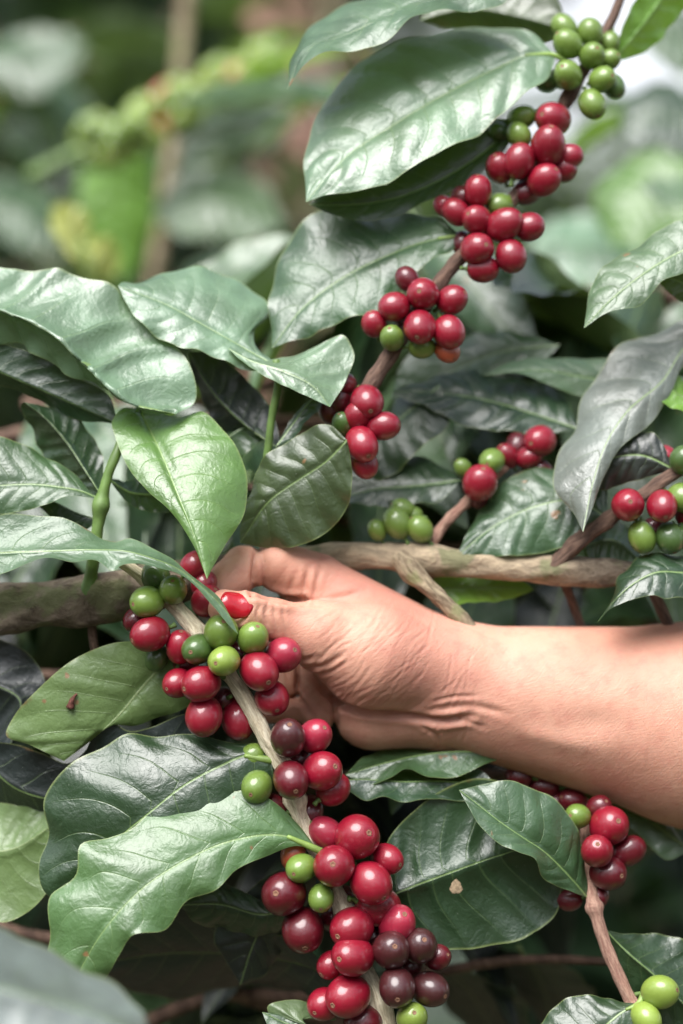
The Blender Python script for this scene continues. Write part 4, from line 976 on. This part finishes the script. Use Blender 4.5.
_cm = {}
def crown_mesh(n, seed, rx, rz, size=(.07, .14), dense=0.5):
    """many separate folded, leaf shaped faces in clumps"""
    rng = np.random.RandomState(seed)
    nc = max(8, n // 40)
    cc = rng.normal(size=(nc, 3)); cc /= np.linalg.norm(cc, axis=1)[:, None]
    cc *= (rng.rand(nc, 1) ** dense) * np.array([rx, rx, rz])
    idx = rng.randint(0, nc, n)
    p = cc[idx] + rng.normal(size=(n, 3)) * np.array([rx, rx, rz]) * 0.13
    yaw = rng.rand(n) * 6.283; pit = np.radians(rng.uniform(-10, 65, n)); rol = np.radians(rng.uniform(-45, 45, n))
    L = rng.uniform(size[0], size[1], n); W = L * rng.uniform(.18, .26, n)
    d = np.stack([np.cos(yaw) * np.cos(pit), np.sin(yaw) * np.cos(pit), -np.sin(pit)], 1)
    s = np.stack([-np.sin(yaw), np.cos(yaw), 0 * yaw], 1)
    u = np.cross(d, s); s2 = s * np.cos(rol)[:, None] + u * np.sin(rol)[:, None]
    u2 = np.cross(s2, d)
    prof = [(0, 0, 0), (.3, 1, .25), (.65, .85, .2), (1, 0, -.05)]
    V = np.zeros((n, 8, 3))
    V[:, 0] = p
    for k, (a, w, h) in enumerate(prof[1:3]):
        c = p + d * (L * a)[:, None] + u2 * (-0.10 * L * a * a)[:, None]
        V[:, 1 + k * 3] = c
        V[:, 2 + k * 3] = c + s2 * (W * w)[:, None] + u2 * (W * h)[:, None]
        V[:, 3 + k * 3] = c - s2 * (W * w)[:, None] + u2 * (W * h)[:, None]
    V[:, 7] = p + d * L[:, None] + u2 * (-0.2 * L)[:, None]
    T = np.array([[0, 2, 1, 1], [0, 1, 3, 3], [1, 2, 5, 4], [3, 1, 4, 6], [4, 5, 7, 7], [6, 4, 7, 7]])
    F = (np.arange(n) * 8)[:, None, None] + T[None]
    F = [list(dict.fromkeys(f)) for f in F.reshape(-1, 4).tolist()]
    return V.reshape(-1, 3), F

def foliage_mat(name, a, b, rough=0.42, tr=0.22):
    m = NT(name); obj = m.coord('Object'); geo = m.n('ShaderNodeNewGeometry')
    rpi = geo.outputs['Random Per Island']
    col = m.mix(rpi, a, b); col = m.mix(m.ramp(m.noise(obj, 5, 3), .4, .65), col, tuple(x * .6 for x in a))
    p = m.n('ShaderNodeBsdfPrincipled', Roughness=rough); m.l(col, p.inputs['Base Color'])
    t = m.n('ShaderNodeBsdfTranslucent'); t.inputs[0].default_value = (b[0] * 2.2, b[1] * 2.2, b[2] * 1.2, 1)
    ms = m.n('ShaderNodeMixShader'); ms.inputs[0].default_value = tr
    m.l(p.outputs[0], ms.inputs[1]); m.l(t.outputs[0], ms.inputs[2]); m.l(ms.outputs[0], m.out.inputs[0]); return m.m
M['f1'] = foliage_mat('foliage_deep', (0.012, 0.028, 0.013), (0.035, 0.066, 0.026))
M['f2'] = foliage_mat('foliage_mid', (0.018, 0.042, 0.020), (0.045, 0.085, 0.038))
M['f3'] = foliage_mat('foliage_far', (0.04, 0.07, 0.03), (0.09, 0.14, 0.05))

def crown_of(parent, center, r, n, seed, flat=0.8, mat='f1', size=(.08, .15), dense=.5):
    V, F = crown_mesh(n, seed, r, r * flat, size, dense)
    V = V + np.array(center)
    return mesh_obj('crown', V, F, M[mat], parent, smooth=False)

def bush(x, Y, h, r, n, seed, label, group, mat='f1', size=(.08, .15)):
    o = empty('coffee_bush', Vector((x, Y, 0)), label, 'coffee bush', group)
    rr = random.Random(seed)
    for k in range(3):
        a = rr.uniform(0, 6.28); tp = Vector((x + math.cos(a) * r * .4, Y + math.sin(a) * r * .4, h * .8))
        V, F, c = tube([(x + math.cos(a)*.03, Y + math.sin(a)*.03, -0.02), ((x + tp.x) / 2 + .03, (Y + tp.y) / 2, h * .4), tuple(tp)], [.022, .016, .006], n=20, sides=8, rough=.08)
        uv = np.zeros((len(V), 2)); uv[:, 1] = V[:, 2]
        mesh_obj('trunk', V, F, M['brown'], o, uvs={'Bark': uv})
    crown_of(o, (x, Y, h * .55), r, n, seed, h * .5 / r, mat, size, .6)
    return o

GB = 'coffee bushes behind the branches'
for i, (x, Y, h, r, n, mt) in enumerate([(-.55, 1.15, 1.75, .42, 1500, 'f1'), (.05, 1.35, 1.40, .42, 1400, 'f2'), (.62, 1.2, 1.55, .45, 1500, 'f2'),
        (-1.3, 1.6, 1.9, .6, 1600, 'f1'), (1.4, 1.7, 1.6, .6, 1600, 'f1'), (-.35, 2.5, 2.5, .75, 2600, 'f1'), (.45, 2.7, 1.62, .7, 2200, 'f2'), (1.4, 3.0, 1.75, .8, 2200, 'f1'),
        (-1.5, 3.0, 2.6, .85, 2400, 'f1'), (-2.8, 3.6, 2.4, .9, 1800, 'f1'), (2.8, 3.4, 2.0, .9, 1800, 'f1'), (.1, 4.2, 2.3, .9, 2200, 'f1')]):
    bush(x, Y, h, r, n, 300 + i, ['leafy coffee bush in the blurred background', 'far coffee bush in the blurred background'][i > 4], GB, mt)

for a in [(146, 330, -20, .68, .0055, 'palebark', 'thin pale leaning trunk beside the broad yellow green leaf', 42), (330, 300, -30, 1.5, .009, 'palebark', 'pale brown trunk hidden mostly by the top pale leaves'),
          (262, 300, 60, 1.25, .014, 'pinktwig', 'reddish brown trunk behind the pale top leaves'), (292, 300, -30, 1.9, .022, 'pinktwig', 'thick light brown trunk at the top between the leaves')]:
    sapling(a[0], a[1], a[2], a[3], a[4], a[5], a[6], lean=a[7] if len(a) > 7 else 0)

for i, (x, Y, h, r, n, mt) in enumerate([(-.9, -2.3, 2.1, .8, 2500, 'f1'), (.6, -2.6, 2.2, .8, 2500, 'f1'), (-2.0, -1.0, 2.2, .7, 2500, 'f1'), (1.9, -1.1, 2.1, .7, 2500, 'f1'), (2.1, -2.6, 2.2, .8, 2000, 'f1'), (-2.4, -2.5, 2.2, .8, 2000, 'f1')]):  # unseen bushes added around the camera to block low sky light and darken reflections
    bush(x, Y, h, r, n, 340 + i, 'unseen coffee bush added behind the viewer to block low sky light', 'unseen coffee bushes added to block light', mt)
o = empty('tree', Vector((-2.0, 5.0, 0)), 'slender shade tree standing just beyond the coffee bushes', 'tree')
V, F, c = tube([(-2.0, 5.0, -.1), (-1.9, 5.1, 1.8), (-1.7, 5.4, 3.2), (-1.6, 5.6, 4.6)], [.16, .12, .09, .04], n=30, sides=12, rough=.08)
uv = np.zeros((len(V), 2)); uv[:, 1] = V[:, 2]; mesh_obj('trunk', V, F, M['brown'], o, uvs={'Bark': uv})
crown_of(o, (-1.6, 5.6, 4.2), 2.2, 2600, 777, .35, 'f1', (.22, .42), .5)
GT = 'shade trees beyond the coffee bushes'
for i, (x, Y, h, r) in enumerate([(-4.5, 9, 6, 2.6), (-1.6, 8, 6.5, 2.4), (-8.5, 12, 7, 3.2), (6.5, 13, 6.0, 2.8), (2.2, 16, 4.4, 2.2), (11, 16, 7, 3.2), (-14, 15, 8, 4), (-3, 20, 9, 4.5), (17, 20, 8, 4)]):
    o = empty('tree', Vector((x, Y, 0)), 'leafy shade tree far behind the bushes', 'tree', GT)
    V, F, c = tube([(x, Y, -.1), (x + .1, Y, h * .4), (x - .1, Y, h * .8)], [.22, .15, .06], n=20, sides=12, rough=.08)
    uv = np.zeros((len(V), 2)); uv[:, 1] = V[:, 2]; mesh_obj('trunk', V, F, M['brown'], o, uvs={'Bark': uv})
    crown_of(o, (x, Y, h * .55), r, 2600, 700 + i, h * .48 / r, 'f3', (.25, .5), .5)

# =================================================================== ground, hills, sky light
def ground():
    m = NT('soil_and_litter'); obj = m.coord('Object')
    n1 = m.noise(obj, .8, 5); n2 = m.noise(obj, 14, 6, .7)
    c = m.mix(m.ramp(n2, .4, .65), (.085, .055, .035), (.16, .11, .07)); c = m.mix(m.ramp(n1, .45, .6), c, (.05, .085, .03))
    b = m.n('ShaderNodeBsdfPrincipled', Roughness=.95); m.l(c, b.inputs['Base Color']); m.l(m.bump(n2, .8, .03), b.inputs['Normal'])
    m.l(b.outputs[0], m.out.inputs[0])
    n = 60; xs = np.linspace(-1, 1, n); xs = np.sign(xs) * np.abs(xs) ** 3 * 600
    V = [(x, y, -.02 + .03 * math.sin(x * 1.3) * math.cos(y * .9) * (abs(x) < 60)) for y in xs for x in xs]
    F = [[j*n+i, j*n+i+1, (j+1)*n+i+1, (j+1)*n+i] for j in range(n-1) for i in range(n-1)]
    o = mesh_obj('ground', V, F, m.m); tag(o, kind='structure')
ground()
V = []; F = []; n = 120
for j in range(10):
    for i in range(n):
        a = 6.283 * i / n; rr_ = 90 + 22 * j; h = 0 if j == 0 else (11 * math.sin(j / 9 * 1.5)) * (1 + .35 * math.sin(3 * a + 1) + .2 * math.sin(7 * a + j * .5))
        V.append((rr_ * math.cos(a), rr_ * math.sin(a), h - .3))
for j in range(9):
    for i in range(n): k = (i + 1) % n; F.append([j*n+i, j*n+k, (j+1)*n+k, (j+1)*n+i])
m = NT('wooded_hill'); c = m.mix(m.ramp(m.noise(m.coord('Object'), .12, 8, .7), .4, .6), (.03, .055, .025), (.07, .11, .04))
b = m.n('ShaderNodeBsdfPrincipled', Roughness=.95); m.l(c, b.inputs['Base Color']); m.l(b.outputs[0], m.out.inputs[0])
tag(mesh_obj('hills', V, F, m.m), kind='structure')

world = bpy.data.worlds.new('World'); scene.world = world; world.use_nodes = True
nt = world.node_tree; nt.nodes.clear()
sky = nt.nodes.new('ShaderNodeTexSky'); sky.sky_type = 'NISHITA'; sky.sun_disc = False
SUN_EL, SUN_AZ = 56, -155     # azimuth measured from the viewing direction, negative = left
sky.sun_elevation = R(SUN_EL); sky.sun_rotation = R(SUN_AZ); sky.air_density = 1.0; sky.dust_density = 3.0
hs = nt.nodes.new('ShaderNodeHueSaturation'); hs.inputs['Saturation'].default_value = 0.6
bg = nt.nodes.new('ShaderNodeBackground'); bg.inputs[1].default_value = 0.05
wo = nt.nodes.new('ShaderNodeOutputWorld')
nt.links.new(sky.outputs[0], hs.inputs['Color'])
# bright broken cloud low in the sky, thinning overhead
tcw = nt.nodes.new('ShaderNodeTexCoord'); sxw = nt.nodes.new('ShaderNodeSeparateXYZ'); nt.links.new(tcw.outputs['Generated'], sxw.inputs[0])
nzw = nt.nodes.new('ShaderNodeTexNoise'); nzw.inputs['Scale'].default_value = 3.0; nzw.inputs['Detail'].default_value = 6; nt.links.new(tcw.outputs['Generated'], nzw.inputs['Vector'])
adw = nt.nodes.new('ShaderNodeMath'); adw.operation = 'MULTIPLY_ADD'; adw.inputs[1].default_value = .5; nt.links.new(nzw.outputs[0], adw.inputs[0]); nt.links.new(sxw.outputs[2], adw.inputs[2])
mrw = nt.nodes.new('ShaderNodeMapRange'); mrw.interpolation_type = 'SMOOTHSTEP'; nt.links.new(adw.outputs[0], mrw.inputs[0])
mrw.inputs[1].default_value = .78; mrw.inputs[2].default_value = .50
mxw = nt.nodes.new('ShaderNodeMix'); mxw.data_type = 'RGBA'; nt.links.new(mrw.outputs[0], mxw.inputs[0]); nt.links.new(hs.outputs[0], mxw.inputs[6]); mxw.inputs[7].default_value = (5.6, 5.8, 6.2, 1)
nt.links.new(mxw.outputs[2], bg.inputs[0]); nt.links.new(bg.outputs[0], wo.inputs[0])
sl = bpy.data.lights.new('sun', 'SUN'); sl.energy = 1.5; sl.angle = R(46); sl.color = (1.0, .995, .985)
so = bpy.data.objects.new('sun', sl); link(so)
sd = Vector((math.sin(R(SUN_AZ)) * math.cos(R(SUN_EL)), math.cos(R(SUN_AZ)) * math.cos(R(SUN_EL)), math.sin(R(SUN_EL))))
so.rotation_euler = sd.to_track_quat('Z', 'Y').to_euler(); so.location = (0, 0, 5)

cam = bpy.data.cameras.new('camera'); co = bpy.data.objects.new('camera', cam); link(co)
co.location = (0, -D, CZ); co.rotation_euler = (R(90), 0, 0)
cam.sensor_fit = 'VERTICAL'; cam.sensor_height = 36; cam.lens = 36 * D / (1024 * S)
cam.shift_x = 0; cam.clip_start = 0.02; cam.clip_end = 2000
cam.dof.use_dof = True; cam.dof.focus_distance = D - 16 * S; cam.dof.aperture_fstop = 2.9
scene.camera = co
scene.view_settings.view_transform = 'Standard'; scene.view_settings.look = 'None'
scene.view_settings.gamma = 1; scene.view_settings.use_curve_mapping = False
scene.view_settings.exposure = 2.15
